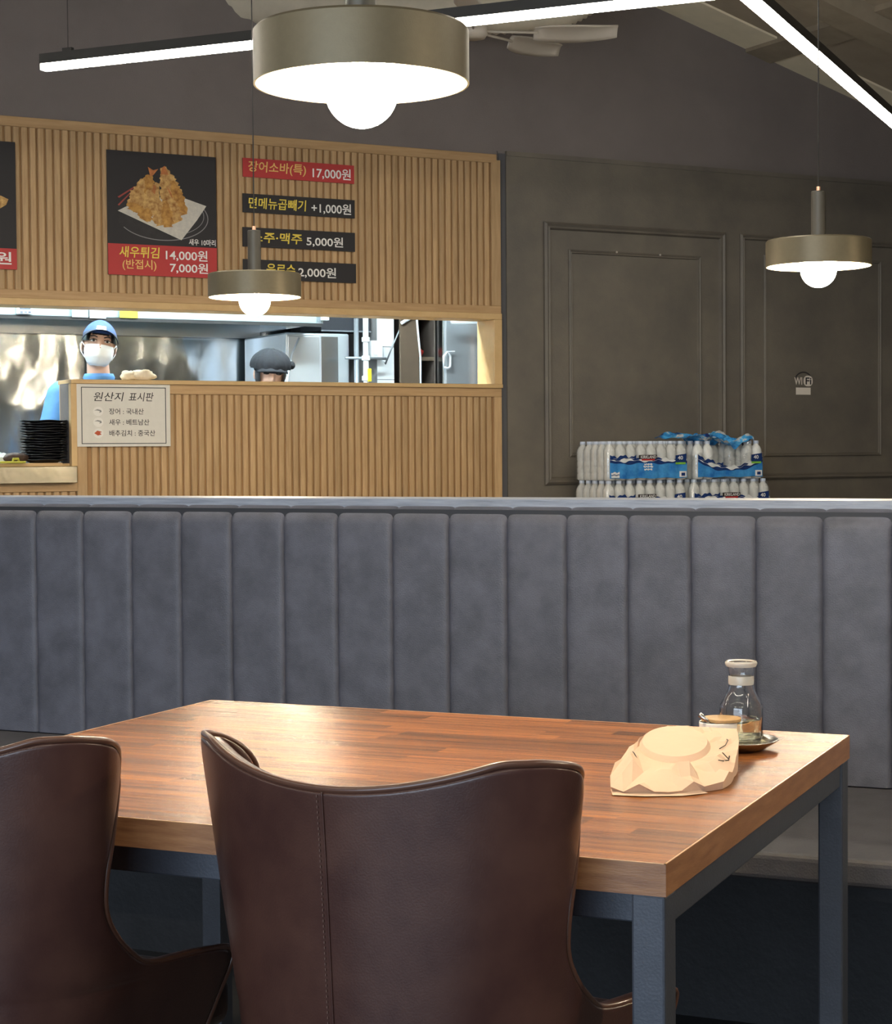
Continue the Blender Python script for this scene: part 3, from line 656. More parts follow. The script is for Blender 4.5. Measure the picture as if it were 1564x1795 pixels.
# wifi sticker
t = wthing('wifi_sticker', 'small white wireless network sticker on the dark panelled wall', 'sticker', 1.984, -0.0135, 1.508)
MB().box(-0.050, 0.055, -0.001, 0.0, 0.0, 0.040).build('password_strip', 'wifi_white', t)
def rrect(x0, x1, z0, z1, r, n=6):
    pts = []
    for (cx_, cz_, a) in ((x1 - r, z1 - r, 0), (x0 + r, z1 - r, PI / 2), (x0 + r, z0 + r, PI), (x1 - r, z0 + r, 1.5 * PI)):
        pts += [(cx_ + r * math.cos(a + PI / 2 * i / n), cz_ + r * math.sin(a + PI / 2 * i / n)) for i in range(n + 1)]
    return pts
flat(rrect(0.004, 0.070, 0.048, 0.108, 0.026), -0.001, 'logo_bubble', 'wifi_white', t)
ring(0.004, 0.075, 0.066, 0.056, 0.008, 0.35, 2.8, -0.0008, 'logo_arc', 'sign_black', t)
text('WI', -0.062, 0.056, -0.006, 0.098, -0.001, 'wifi_white', t, 0.02); text('Fi', 0.018, 0.058, 0.060, 0.098, -0.0018, 'sign_black', t, 0.02)

# ================================================================== people in the kitchen
def blob(parts, voxel, name, m, parent, smooth_it=6):
    q = MB()
    for p in parts:
        if p[0] == 'e': q.ell(p[1], p[2], 20, 14, p[3] if len(p) > 3 else None)
        else:
            a, b, ra, rb = Vector(p[1]), Vector(p[2]), p[3], p[4]; n = max(3, int((b - a).length / (min(ra, rb) * 0.45)))
            for i in range(n + 1):
                t_ = i / n; c_ = a.lerp(b, t_); r_ = ra + (rb - ra) * t_; q.ell(c_, (r_, r_, r_), 14, 10)
    me = q.mesh('tmp'); o = bpy.data.objects.new('tmp', me); COL.objects.link(o)
    r = o.modifiers.new('r', 'REMESH'); r.mode = 'VOXEL'; r.voxel_size = voxel
    s_ = o.modifiers.new('s', 'SMOOTH'); s_.iterations = smooth_it; s_.factor = 0.5
    me2 = bpy.data.meshes.new_from_object(o.evaluated_get(bpy.context.evaluated_depsgraph_get()))
    bpy.data.objects.remove(o); me2.name = name; me2.materials.clear(); me2.materials.append(MATS[m]); me2.shade_smooth()
    ob = bpy.data.objects.new(name, me2); COL.objects.link(ob)
    if parent: ob.parent = parent
    return ob
def hand(x, y, z, sx):
    ps_ = [('e', (x, y, z), (0.030, 0.048, 0.016))]
    for i, (dx, l) in enumerate(((-0.024, 0.058), (-0.008, 0.070), (0.009, 0.066), (0.025, 0.050))):
        ps_.append(('c', (x + dx, y - 0.040, z), (x + dx * 1.15, y - 0.045 - l * 0.55, z - 0.006), 0.0095, 0.009))
        ps_.append(('c', (x + dx * 1.15, y - 0.045 - l * 0.55, z - 0.006), (x + dx * 1.15, y - 0.045 - l * 0.85, z - 0.026), 0.009, 0.008))
    ps_.append(('c', (x - sx * 0.024, y + 0.01, z - 0.004), (x - sx * 0.052, y - 0.035, z - 0.016), 0.012, 0.009))
    return ps_
def person(root, H, hx, hr, tilt, nod, arms):
    """figure facing -y, standing on z=0; H is the height of the chin"""
    R = Matrix.Rotation(tilt, 3, 'Y') @ Matrix.Rotation(nod, 3, 'X')
    hc = Vector((hx, -0.02, H + 0.105))
    def hp(p): return hc + R @ Vector(p)
    body = [('e', hp((0, 0.01, 0.025)), (0.077, 0.095, 0.100), R), ('e', hp((0, -0.018, -0.045)), (0.060, 0.072, 0.068), R), ('e', hp((0, -0.040, -0.082)), (0.034, 0.036, 0.028), R),
            ('c', hp((0, -0.088, 0.010)), hp((0, -0.104, -0.022)), 0.010, 0.014),
            ('e', hp((0.078, 0.012, -0.012)), (0.012, 0.022, 0.032), R), ('e', hp((-0.078, 0.012, -0.012)), (0.012, 0.022, 0.032), R),
            ('c', hp((0, 0.02, -0.05)), (0, 0.012, H - 0.10), 0.054, 0.062),
            ('c', (0, 0.01, H - 0.12), (0.16, 0.01, H - 0.155), 0.065, 0.062), ('c', (0, 0.01, H - 0.12), (-0.16, 0.01, H - 0.155), 0.065, 0.062),
            ('e', (0, 0.0, H - 0.27), (0.165, 0.105, 0.17)), ('e', (0, 0.0, H - 0.47), (0.145, 0.10, 0.16)), ('e', (0, 0.0, H - 0.64), (0.165, 0.11, 0.12))]
    for s_ in (1, -1):
        e, w_ = arms[s_]
        body += [('c', (s_ * 0.175, 0.01, H - 0.165), e, 0.055, 0.040), ('c', e, w_, 0.040, 0.027)]
        body += hand(w_[0], w_[1] - 0.06, w_[2] - 0.005, s_)
        body += [('c', (s_ * 0.085, 0, H - 0.68), (s_ * 0.10, -0.01, 0.48), 0.085, 0.055), ('c', (s_ * 0.10, -0.01, 0.48), (s_ * 0.10, 0.02, 0.08), 0.055, 0.038), ('c', (s_ * 0.10, 0.03, 0.045), (s_ * 0.11, -0.13, 0.035), 0.040, 0.032)]
    b = blob(body, 0.0105, 'body', 'skin', root, 5)
    shirt = [('c', (0, 0.012, H - 0.120), (0.180, 0.012, H - 0.135), 0.066, 0.072), ('c', (0, 0.012, H - 0.120), (-0.180, 0.012, H - 0.135), 0.066, 0.072),
             ('e', (0, 0.0, H - 0.28), (0.178, 0.118, 0.18)), ('e', (0, 0.0, H - 0.48), (0.160, 0.115, 0.17)), ('e', (0, 0.0, H - 0.64), (0.178, 0.122, 0.12))]
    for s_ in (1, -1):
        e, w_ = arms[s_]; a_ = Vector((s_ * 0.192, 0.01, H - 0.145)); shirt.append(('c', a_, a_.lerp(Vector(e), 0.82), 0.068, 0.066))
    legs = []
    for s_ in (1, -1):
        legs += [('c', (s_ * 0.085, 0, H - 0.70), (s_ * 0.10, -0.01, 0.48), 0.098, 0.070), ('c', (s_ * 0.10, -0.01, 0.48), (s_ * 0.10, 0.02, 0.11), 0.070, 0.056)]
    legs.append(('e', (0, 0, H - 0.70), (0.18, 0.125, 0.10)))
    return hp, R, shirt, legs
def ellpatch(hp, r, a0, a1, b0, b1, nu=18, nv=12, wob=None):
    """patch of an ellipsoid round the head: azimuth 0 is the face, elevation up"""
    def fn(s_, t_):
        a_ = a0 + (a1 - a0) * s_; e_ = b0 + (b1 - b0) * t_; k_ = 1.0 + (wob(a_, e_) if wob else 0)
        return hp((r[0] * math.sin(a_) * math.cos(e_) * k_, -r[1] * math.cos(a_) * math.cos(e_) * k_, r[2] * math.sin(e_) * k_))
    return MB().grid(fn, nu, nv)
# --- cook in the blue cap
FA = math.radians(-14)
man = wthing('person', 'cook in a blue cap, white face mask and light blue shirt', 'person', -1.985, 0.50, KF, rz=FA)
H1 = 1.628 - KF
hp, R, shirt, legs = person(man, H1, 0.0, 1.0, math.radians(7), math.radians(-3),
    {-1: ((-0.262, -0.03, H1 - 0.42), (-0.215, -0.150, H1 - 0.50)), 1: ((0.255, -0.02, H1 - 0.42), (0.19, -0.150, H1 - 0.50))})
blob(shirt, 0.012, 'shirt', 'shirt_blue', man, 3); blob(legs, 0.014, 'trousers', 'trousers', man, 3)
MB().lathe([(0.072, 0.0), (0.078, 0.022), (0.070, 0.040), (0.062, 0.038), (0.064, 0.0)], 24, (0, 0.008, H1 - 0.072)).build('collar', 'shirt_blue', man, smooth=True)
ap = MB().grid(lambda s_, t_: (-0.125 + 0.25 * s_, -0.128 - 0.012 * math.sin(PI * s_), H1 - 0.20 - t_ * 0.80), 8, 10).build('apron', 'apron_navy', man, smooth=True)
ap.modifiers.new('s', 'SOLIDIFY').thickness = 0.004
for s_ in (1, -1):
    MB().tube([(s_ * 0.095, -0.128, H1 - 0.22), (s_ * 0.105, -0.088, H1 - 0.13), (s_ * 0.105, -0.02, H1 - 0.075), (s_ * 0.100, 0.06, H1 - 0.10), (s_ * 0.08, 0.115, H1 - 0.25)], 0.013, 8).build('apron_strap', 'apron_navy', man, smooth=True)
ellpatch(hp, (0.082, 0.101, 0.112), 0.7, 2 * PI - 0.7, 0.10, 1.15, 32, 10).build('hair', 'hair', man, smooth=True)
ellpatch(hp, (0.0815, 0.104, 0.108), -0.60, 0.55, 0.40, 0.75, 12, 6, lambda a_, e_: 0.012 * math.sin(a_ * 25)).build('hair_fringe', 'hair', man, smooth=True)
ellpatch(hp, (0.083, 0.100, 0.100), 1.35, 2 * PI - 1.35, -0.45, 0.3, 24, 8).build('hair_back', 'hair', man, smooth=True)
cp = ellpatch(hp, (0.091, 0.110, 0.126), -PI, PI, 0.40, PI / 2, 36, 12).build('cap', 'cap_blue', man, smooth=True)
br = MB().grid(lambda s_, t_: hp((0.086 * math.sin((s_ - 0.5) * 2.5) * (1 + 0.10 * t_), -0.092 * math.cos((s_ - 0.5) * 2.5) - 0.062 * t_ * math.cos((s_ - 0.5) * 2.2), 0.068 - 0.006 * t_ - 0.050 * (abs(s_ - 0.5) * 2) ** 2 * (0.35 + 0.65 * t_))), 18, 6).build('brim', 'cap_under', cp, smooth=True)
br.modifiers.new('s', 'SOLIDIFY').thickness = 0.004
ellpatch(hp, (0.093, 0.1125, 0.128), -0.34, 0.30, 0.56, 0.76, 8, 4).build('cap_patch', 'patch_white', cp, smooth=True)
mk = ellpatch(lambda p: hp((p[0], p[1] - 0.004, p[2] - 0.034)), (0.079, 0.104, 0.082), -1.15, 1.15, -1.05, 0.36, 22, 14, lambda a_, e_: 0.045 * math.exp(-(a_ / 0.35) ** 2) * (1 if e_ > -0.4 else 0.6) + 0.010 * math.sin(e_ * 14)).build('face_mask', 'mask_white', man, smooth=True)
for s_ in (1, -1):
    MB().tube([hp((s_ * 0.072, -0.045, -0.012)), hp((s_ * 0.084, -0.010, 0.008)), hp((s_ * 0.090, 0.026, 0.0)), hp((s_ * 0.084, 0.012, -0.035)), hp((s_ * 0.066, -0.045, -0.070))], 0.0022, 6).build('ear_loop', 'mask_white', mk, smooth=True)
    MB().ell(hp((s_ * 0.033, -0.083, 0.012)), (0.0145, 0.010, 0.0052), 12, 8, R).build('eye', 'eye_white', man, smooth=True)
    MB().ell(hp((s_ * 0.033, -0.090, 0.012)), (0.0065, 0.006, 0.0055), 10, 8, R).build('iris', 'eye_dark', man, smooth=True)
    MB().tube([hp((s_ * 0.016, -0.0925, 0.030)), hp((s_ * 0.034, -0.0890, 0.037)), hp((s_ * 0.053, -0.0760, 0.033))], [0.0028, 0.0032, 0.0018], 6).build('eyebrow', 'hair', man, smooth=True)
    MB().tube([hp((s_ * 0.017, -0.0905, 0.017)), hp((s_ * 0.034, -0.0920, 0.0205)), hp((s_ * 0.050, -0.0800, 0.014))], 0.0024, 6).build('eyelid', 'hair', man, smooth=True)
# --- cook in the black cap, bending over the counter
wom = wthing('person', 'cook in a black pleated cap with lowered eyes, half hidden by the sill', 'person', -0.985, 0.72, KF, rz=FA)
H2 = 1.515 - KF
hp, R, shirt, legs = person(wom, H2, 0.0, 1.0, math.radians(3), math.radians(10),
    {-1: ((-0.235, -0.06, H2 - 0.40), (-0.14, -0.27, H2 - 0.47)), 1: ((0.235, -0.06, H2 - 0.40), (0.14, -0.27, H2 - 0.47))})
blob(shirt, 0.013, 'shirt', 'apron_navy', wom, 3); blob(legs, 0.014, 'trousers', 'trousers', wom, 3)
ellpatch(hp, (0.083, 0.100, 0.108), 0.85, 2 * PI - 0.85, -0.75, 1.2, 28, 10).build('hair', 'hair', wom, smooth=True)
cp = ellpatch(lambda p: hp((p[0], p[1] + 0.01, p[2] + 0.036)), (0.108, 0.118, 0.092), -PI, PI, -0.10, PI / 2, 72, 12, lambda a_, e_: 0.035 * math.sin(a_ * 13) * math.cos(e_) + 0.02 * math.sin(a_ * 5 + 1)).build('cap', 'cap_black', wom, smooth=True)
ellpatch(lambda p: hp((p[0], p[1], p[2] + 0.028)), (0.090, 0.106, 0.05), -PI, PI, -0.35, 0.15, 36, 4).build('cap_band', 'cap_black', cp, smooth=True)
br = MB().grid(lambda s_, t_: hp((0.088 * math.sin((s_ - 0.5) * 2.3) * (1 + 0.06 * t_), -0.098 * math.cos((s_ - 0.5) * 2.3) - 0.028 * t_, 0.044 - 0.020 * t_ - 0.014 * (abs(s_ - 0.5) * 2) ** 2)), 16, 4).build('brim', 'cap_black', cp, smooth=True)
br.modifiers.new('s', 'SOLIDIFY').thickness = 0.004
MB().ell(hp((0.112, 0.02, 0.045)), (0.022, 0.03, 0.022), 12, 8, R).build('cap_knot', 'cap_black', cp, smooth=True)
for s_ in (1, -1):
    MB().ell(hp((s_ * 0.033, -0.083, 0.008)), (0.016, 0.010, 0.006), 12, 8, R).build('eye', 'eye_dark', wom, smooth=True)
    MB().tube([hp((s_ * 0.016, -0.0905, 0.026)), hp((s_ * 0.034, -0.0885, 0.030)), hp((s_ * 0.052, -0.0760, 0.025))], [0.003, 0.003, 0.002], 6).build('eyebrow', 'hair', wom, smooth=True)
# --- cream cotton cloth on the sill
g = wthing('cotton_cloth', 'crumpled cream cotton cloth lying on the hatch sill', 'cloth', -1.94, 0.06, 1.5465)
def clothf(cx_, rx, ry, hz, sd):
    q = MB().ell((0, 0, 0), (1, 1, 1), 26, 14); vs = []
    for (x, y, z) in q.v:
        n_ = 1 + 0.28 * noise.noise(Vector((x * 1.6 + sd, y * 1.6, z * 1.6))) + 0.12 * noise.noise(Vector((x * 4 + sd, y * 4, z * 4)))
        zz_ = z * n_ * hz + hz * 0.8; vs.append((cx_ + x * n_ * rx, y * n_ * ry, max(0.0, zz_)))
    q.v = vs; return q
clothf(0.025, 0.062, 0.045, 0.030, 2.3).build('cloth_fold', 'cotton', g, smooth=True); clothf(-0.045, 0.036, 0.036, 0.027, 9.1).build('cloth_fold', 'cotton', g, smooth=True)

# ================================================================== water packs on a side table
st = wthing('side_table', 'low wooden side table carrying the bottled water packs', 'table', 0.90, -0.30, 0.0)
MB().box(-0.62, 0.62, -0.25, 0.22, 0.815, 0.843).build('tabletop', 'pine', st, bevel=0.003)
for x in (-0.58, 0.54):
    for y in (-0.21, 0.14): MB().box(x, x + 0.04, y, y + 0.04, 0.0, 0.815).build('leg', 'pine', st)
BP = 0.063
bprof = [(0, 0.002), (0.024, 0.0), (0.030, 0.006), (0.0305, 0.03), (0.0280, 0.036), (0.0305, 0.042), (0.0305, 0.062), (0.0280, 0.068), (0.0305, 0.074), (0.0305, 0.094), (0.0280, 0.100), (0.0305, 0.106), (0.0308, 0.142), (0.0290, 0.156), (0.022, 0.170), (0.0145, 0.179), (0.0125, 0.186), (0, 0.186)]
bme = MB().lathe(bprof, 14).mesh('bottle', True, True); bme.materials.append(MATS['bottle_plastic'])
cme = MB().lathe([(0, 0.201), (0.0138, 0.201), (0.0145, 0.199), (0.0145, 0.185), (0, 0.185)], 12).mesh('bottle_cap', False, True); cme.materials.append(MATS['bottle_cap'])
def wave(x, k, a, ph): return a * math.sin(x * k + ph) + a * 0.6 * math.sin(x * k * 2.3 + ph * 1.7)
def water_pack(lab, u, y, z, rz=0.0, nx=8, skip=(), torn=False):
    p = wthing('water_pack', lab, 'bottled water', u, y, z, 'shrink wrapped bottle packs', rz)
    for i in range(nx):
        for j in range(5):
            if (i, j) in skip: continue
            b = bpy.data.objects.new('bottle', bme); COL.objects.link(b); b.parent = p; b.location = ((i + 0.5) * BP, (j + 0.5) * BP, 0)
            c_ = bpy.data.objects.new('bottle_cap', cme); COL.objects.link(c_); c_.parent = b
    Lx = nx * BP; D = 5 * BP
    # wrap
    q = MB(); e = 0.002; sides = []
    for i in range(nx * 6 + 1): x = i / 6 * BP; sides.append((x, -e + 0.006 * (1 - abs(math.sin(PI * x / BP)))))
    for i in range(1, 31): y_ = i / 6 * BP; sides.append((Lx + e - 0.006 * (1 - abs(math.sin(PI * y_ / BP))), y_))
    for i in range(1, nx * 6 + 1): x = Lx - i / 6 * BP; sides.append((x, D + e - 0.006 * (1 - abs(math.sin(PI * x / BP)))))
    for i in range(1, 30): y_ = D - i / 6 * BP; sides.append((-e + 0.006 * (1 - abs(math.sin(PI * y_ / BP))), y_))
    n_ = len(sides); zs = (0.002, 0.05, 0.10, 0.135, 0.165, 0.19) if not torn else (0.002, 0.05, 0.10, 0.125)
    for zi in zs:
        for (x, y_) in sides:
            k_ = 0 if zi < 0.14 else (zi - 0.135) * 0.25
            q.v.append((x + (Lx / 2 - x) * k_ / Lx * 2, y_ + (D / 2 - y_) * k_ / D * 2, zi + (0.015 * math.sin(x * 60) if torn and zi > 0.12 else 0)))
    for a_ in range(len(zs) - 1):
        for i in range(n_): q.f.append((a_ * n_ + i, a_ * n_ + (i + 1) % n_, (a_ + 1) * n_ + (i + 1) % n_, (a_ + 1) * n_ + i))
    fm = q.build('shrink_film', 'shrink_film', p, smooth=True)
    # printed band on the front
    def yv(x): return -0.004 + 0.004 * (1 - abs(math.sin(PI * x / BP)))
    def band(x0, x1, lo, hi, m_, dy, nm='film_print', n=60):
        b_ = MB(); vs = []
        for i in range(n + 1):
            x = x0 + (x1 - x0) * i / n; vs += [(x, yv(x) - dy, lo(x)), (x, yv(x) - dy, max(lo(x) + 0.001, hi(x)))]
        b_.add(vs, [(2 * i, 2 * i + 2, 2 * i + 3, 2 * i + 1) for i in range(n)]).build(nm, m_, fm, smooth=True)
    x0, x1 = 0.012, Lx - 0.014
    if torn: sag = lambda x: 0.045 * math.sin(PI * (x - x0) / (x1 - x0))
    else: sag = lambda x: 0
    band(x0, x1, lambda x: 0.010 + 0.002 * math.sin(x * 40), lambda x: 0.090 - sag(x) + wave(x, 30, 0.004, 1), 'film_blue', 0.001)
    band(x0, x1, lambda x: 0.086 - sag(x) + wave(x, 30, 0.004, 1), lambda x: 0.108 - sag(x) + wave(x, 45, 0.006, 0.4), 'film_navy', 0.0012)
    band(x0, x1, lambda x: 0.098 - sag(x) + wave(x, 45, 0.005, 0.4), lambda x: 0.106 - sag(x) + wave(x, 52, 0.007, 2.0), 'film_white', 0.002)
    band(x0, x0 + 0.16, lambda x: 0.112 - sag(x) + wave(x, 55, 0.003, 1), lambda x: 0.124 - sag(x) + wave(x, 80, 0.006, 0.3), 'film_navy', 0.002)
    if not torn:
        band(0.19, 0.30, lambda x: 0.108, lambda x: 0.130, 'film_black', 0.0026, n=12); band(0.205, 0.285, lambda x: 0.101, lambda x: 0.109, 'film_red', 0.0028, n=12)
        text('KIRKLAND', 0.197, 0.112, 0.293, 0.127, -0.0095, 'film_white', fm, 0.02)
        for zc, w_ in ((0.078, 0.05), (0.066, 0.06), (0.052, 0.05)):
            band(0.245 - w_ / 2, 0.245 + w_ / 2, lambda x, zc=zc: zc + 0.002 * math.sin(x * 300), lambda x, zc=zc: zc + 0.007 + 0.002 * math.sin(x * 410), 'film_white', 0.003, n=20)
        band(0.018, 0.070, lambda x: 0.014, lambda x: 0.042 + 0.003 * math.sin(x * 200), 'film_white', 0.003, n=12)
        band(0.018, 0.070, lambda x: 0.026 + 0.002 * math.sin(x * 220), lambda x: 0.030 + 0.002 * math.sin(x * 220), 'film_navy', 0.004, n=12)
    band(x1 - 0.075, x1 - 0.006, lambda x: 0.088, lambda x: 0.126 + 0.01 * (x - x1 + 0.075) / 0.075, 'film_navy', 0.003, n=12)
    text('40', x1 - 0.062, 0.104, x1 - 0.030, 0.124, -0.0095, 'film_white', fm, 0.02)
    band(x1 - 0.075, x1 - 0.012, lambda x: 0.080, lambda x: 0.090, 'film_green', 0.004, n=12)
    band(x1 - 0.048, x1 - 0.006, lambda x: 0.014, lambda x: 0.044, 'film_white', 0.004, n=8); band(x1 - 0.038, x1 - 0.016, lambda x: 0.020, lambda x: 0.036, 'film_navy', 0.005, n=4)
    return p, fm
water_pack('shrink wrapped water pack at the bottom left of the stack', 0.366, -0.452, 0.8435)
water_pack('shrink wrapped water pack at the bottom right of the stack', 0.905, -0.440, 0.8435, rz=math.radians(-2))
water_pack('unopened water pack resting on the left lower pack', 0.373, -0.450, 1.0455)
pk, fm = water_pack('torn open water pack on the right of the stack', 0.925, -0.445, 1.0455, rz=math.radians(-1), nx=7, skip=((2, 0), (3, 0), (4, 0), (2, 1), (3, 1)), torn=True)
def tornf(s_, t_):
    x = -0.085 + 0.445 * s_ + 0.03 * math.sin(t_ * 5); y = -0.02 + 0.24 * t_
    k_ = min(1.0, s_ / 0.35)
    z = 0.204 - 0.035 * k_ + (0.35 + 0.65 * k_) * (0.062 * (0.5 + noise.noise(Vector((s_ * 3.1, t_ * 2.7, 5.0)))) + 0.03 * noise.noise(Vector((s_ * 9, t_ * 8, 1.0)))) - 0.05 * math.exp(-((s_ - 0.62) / 0.16) ** 2) * (1 - t_) + 0.028 * math.sin(PI * s_)
    return (x, y, z)
o = MB().grid(tornf, 34, 20).build('torn_film_flap', 'torn_film', fm)
o = MB().grid(lambda s_, t_: (0.17 + 0.16 * s_ + 0.02 * noise.noise(Vector((s_ * 4, t_ * 4, 0))), -0.012 - 0.014 * noise.noise(Vector((s_ * 6, t_ * 6, 4))), 0.07 + 0.13 * t_ + 0.02 * noise.noise(Vector((s_ * 5, t_ * 3, 7)))), 16, 12).build('torn_film_flap', 'shrink_film', fm)

# ================================================================== banquette
BY = 4.13; SPC = 0.1521; X0 = -3.0318
bq = thing('banquette', 'long grey leather banquette with vertical channelled back and wooden ledge', 'banquette', (-1.9, BY, 0.0))
XL, XR = X0 - 5 * SPC, X0 + 21 * SPC
bx = lambda x: x + 1.9
def chan(s_, t_):
    t4 = (2 * s_ - 1)
    bul = 0.009 * (1 - abs(t4) ** 14)
    Ls = [0.58, 0.105]                                # straight run, then the roll over the top
    if t_ < 0.62:
        z = 0.455 + 0.570 * (t_ / 0.62); y = 0.0; ny, nz = -1, 0
    else:
        a_ = (t_ - 0.62) / 0.38 * PI * 0.52; z = 1.025 + 0.043 * math.sin(a_); y = 0.052 * (1 - math.cos(a_)); ny, nz = -math.cos(a_), math.sin(a_)
    lean = 0.0
    return ((s_ - 0.5) * SPC, y + ny * bul + lean, z + nz * bul * 0.5)
cm = MB().grid(lambda a, b: chan(0.5 - 0.5 * math.cos(PI * a), b), 20, 24).mesh('back_channel', True); cm.materials.append(MATS['leather_grey'])
for i in range(-5, 21):
    o = bpy.data.objects.new('back_channel', cm); COL.objects.link(o); o.parent = bq; o.location = (bx(X0 + (i + 0.5) * SPC), 0, 0)
MB().box(bx(XL), bx(XR), 0.004, 0.16, 0.40, 1.064).build('back_core', 'dark_void', bq)
MB().box(bx(XL), bx(XR), 0.038, 0.20, 1.064, 1.0895).build('ledge', 'ledge_wood', bq, bevel=0.002)
MB().box(bx(XL), bx(XR), 0.16, 0.18, 0.0, 1.064).build('rear_panel', 'wall_paint', bq)
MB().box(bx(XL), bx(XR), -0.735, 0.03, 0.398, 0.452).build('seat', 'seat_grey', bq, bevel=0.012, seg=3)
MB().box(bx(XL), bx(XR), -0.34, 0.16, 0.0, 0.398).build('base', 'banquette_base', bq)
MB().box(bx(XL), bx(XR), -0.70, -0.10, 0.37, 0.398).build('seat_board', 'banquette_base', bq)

# ================================================================== dining table
TX0, TX1, TY0, TY1, TZ = -1.822, -0.616, 2.004, 3.020, 0.74
tcx, tcy = (TX0 + TX1) / 2, (TY0 + TY1) / 2
tb = thing('dining_table', 'square edged butcher block dining table on dark steel legs', 'table', (tcx, tcy, 0))
hx, hy = (TX1 - TX0) / 2, (TY1 - TY0) / 2
MB().box(-hx + 0.003, hx - 0.003, -hy + 0.003, hy - 0.003, 0.702, TZ - 0.003).build('top_core', 'table_edge', tb)
eb = []
MB().box(-hx, hx, -hy, -hy + 0.003, 0.702, TZ - 0.0008).build('edge_band', 'table_edge', tb)
MB().box(-hx, hx, hy - 0.003, hy, 0.702, TZ - 0.0008).build('edge_band', 'table_edge', tb)
for s_ in (-1, 1):
    MB().box(min(s_ * hx, s_ * (hx - 0.003)), max(s_ * hx, s_ * (hx - 0.003)), -hy + 0.003, hy - 0.003, 0.702, TZ - 0.0008).build('edge_band', 'table_edge', tb)
for (a_, b_, c_, d_) in ((-hx, hx, -hy, -hy + 0.0022), (-hx, hx, hy - 0.0022, hy), (-hx, -hx + 0.0022, -hy, hy), (hx - 0.0022, hx, -hy, hy)):
    MB().box(a_, b_, c_, d_, TZ - 0.0008, TZ).build('edge_line', 'table_edge_line', tb)
NR = 23; RW = (2 * hy - 0.0052) / NR
rs = random.Random(11)
for r in range(NR):
    x = -hx + 0.0026; y = -hy + 0.0026 + r * RW; xe = hx - 0.0026; first = True
    while x < xe - 1e-4:
        l = rs.uniform(0.26, 0.52) if not first else rs.uniform(0.08, 0.45); first = False
        if xe - (x + l) < 0.08: l = xe - x
        l = min(l, xe - x)
        o = MB().box(-l / 2, l / 2, -RW / 2, RW / 2, 0.0, 0.0030).build('stave', 'stave', tb)
        o.location = (x + l / 2, y + RW / 2, TZ - 0.0030 - 0.0001 * rs.random()); x += l
for (x, y) in ((hx - 0.042, -hy + 0.002), (hx - 0.042, hy - 0.046), (-hx + 0.002, -hy + 0.002), (-hx + 0.002, hy - 0.046)):
    o = MB().box(x, x + 0.040, y, y + 0.044, 0.0, 0.702).build('leg', 'steel_dark_paint', tb, bevel=0.003)
MB().box(-hx + 0.042, hx - 0.042, -hy + 0.030, -hy + 0.060, 0.662, 0.702).build('apron', 'steel_dark_paint', tb, bevel=0.002)
MB().box(-hx + 0.042, hx - 0.042, hy - 0.046, hy - 0.010, 0.662, 0.702).build('apron', 'steel_dark_paint', tb, bevel=0.002)
for s_ in (-1, 1):
    a_ = s_ * (hx - 0.006); b_ = s_ * (hx - 0.040)
    MB().box(min(a_, b_), max(a_, b_), -hy + 0.046, hy - 0.046, 0.662, 0.702).build('apron', 'steel_dark_paint', tb, bevel=0.002)

# ================================================================== leather chairs
half = []                                            # plan curve: arc length table (centre back -> front of arm)
A_, B_ = 0.2706, 0.1709
pts = [(A_ * math.sin(PI / 2 * i / 60), B_ * (1 - math.cos(PI / 2 * i / 60))) for i in range(61)] + [(A_ + 0.02 * (i / 40) , B_ + 0.35 * i / 40) for i in range(1, 41)]
acc = [0.0]
for i in range(1, len(pts)): acc.append(acc[-1] + math.dist(pts[i], pts[i - 1]))
def plan(s_):
    sg = 1 if s_ >= 0 else -1; s_ = min(abs(s_), acc[-1] - 1e-6); k = 0
    lo, hi = 0, len(acc) - 1
    while hi - lo > 1:
        mid = (lo + hi) // 2
        if acc[mid] <= s_: lo = mid
        else: hi = mid
    t_ = (s_ - acc[lo]) / (acc[hi] - acc[lo]); x = pts[lo][0] + (pts[hi][0] - pts[lo][0]) * t_; y = pts[lo][1] + (pts[hi][1] - pts[lo][1]) * t_
    dx, dy = pts[hi][0] - pts[lo][0], pts[hi][1] - pts[lo][1]; L_ = math.hypot(dx, dy)
    return sg * x, y, -dy / L_ * sg, dx / L_           # inward normal
def arc_for_y(Y_):
    for i in range(len(pts)):
        if pts[i][1] >= Y_: return acc[i]
    return acc[-1]
FZ = [(0.40, 0.358), (0.47, 0.400), (0.505, 0.430), (0.528, 0.425), (0.539, 0.360), (0.546, 0.275), (0.556, 0.2198), (0.574, 0.1918), (0.602, 0.1579), (0.64, 0.1331), (0.685, 0.1332), (0.725, 0.1473), (0.765, 0.165), (0.80, 0.181), (0.830, 0.178), (0.848, 0.156), (0.859, 0.122), (0.865, 0.085)]
LEAN, TAPER = 0.0624, 0.5072
def shell_point(i, t_):
    z0, F = FZ[i]
    sm = arc_for_y(F); s_ = t_ * sm; x, y, nx_, ny_ = plan(s_)
    k = i / (len(FZ) - 1)
    w_ = min(1.0, max(0.0, (z0 - 0.62) / 0.14)); w_ = w_ * w_ * (3 - 2 * w_)
    if abs(x) > 1e-6: x -= math.copysign(w_ * 4.13 * max(0.0, y - 0.0958) ** 2, x)
    dip = max(0.0, (z0 - 0.70) / 0.17) ** 1.5 * 0.036 * max(0.0, 1 - (x / 0.20) ** 2)
    return (x * (1 - TAPER * (0.86 - z0)), y + (0.86 - z0) * LEAN, z0 - dip), (nx_, ny_)
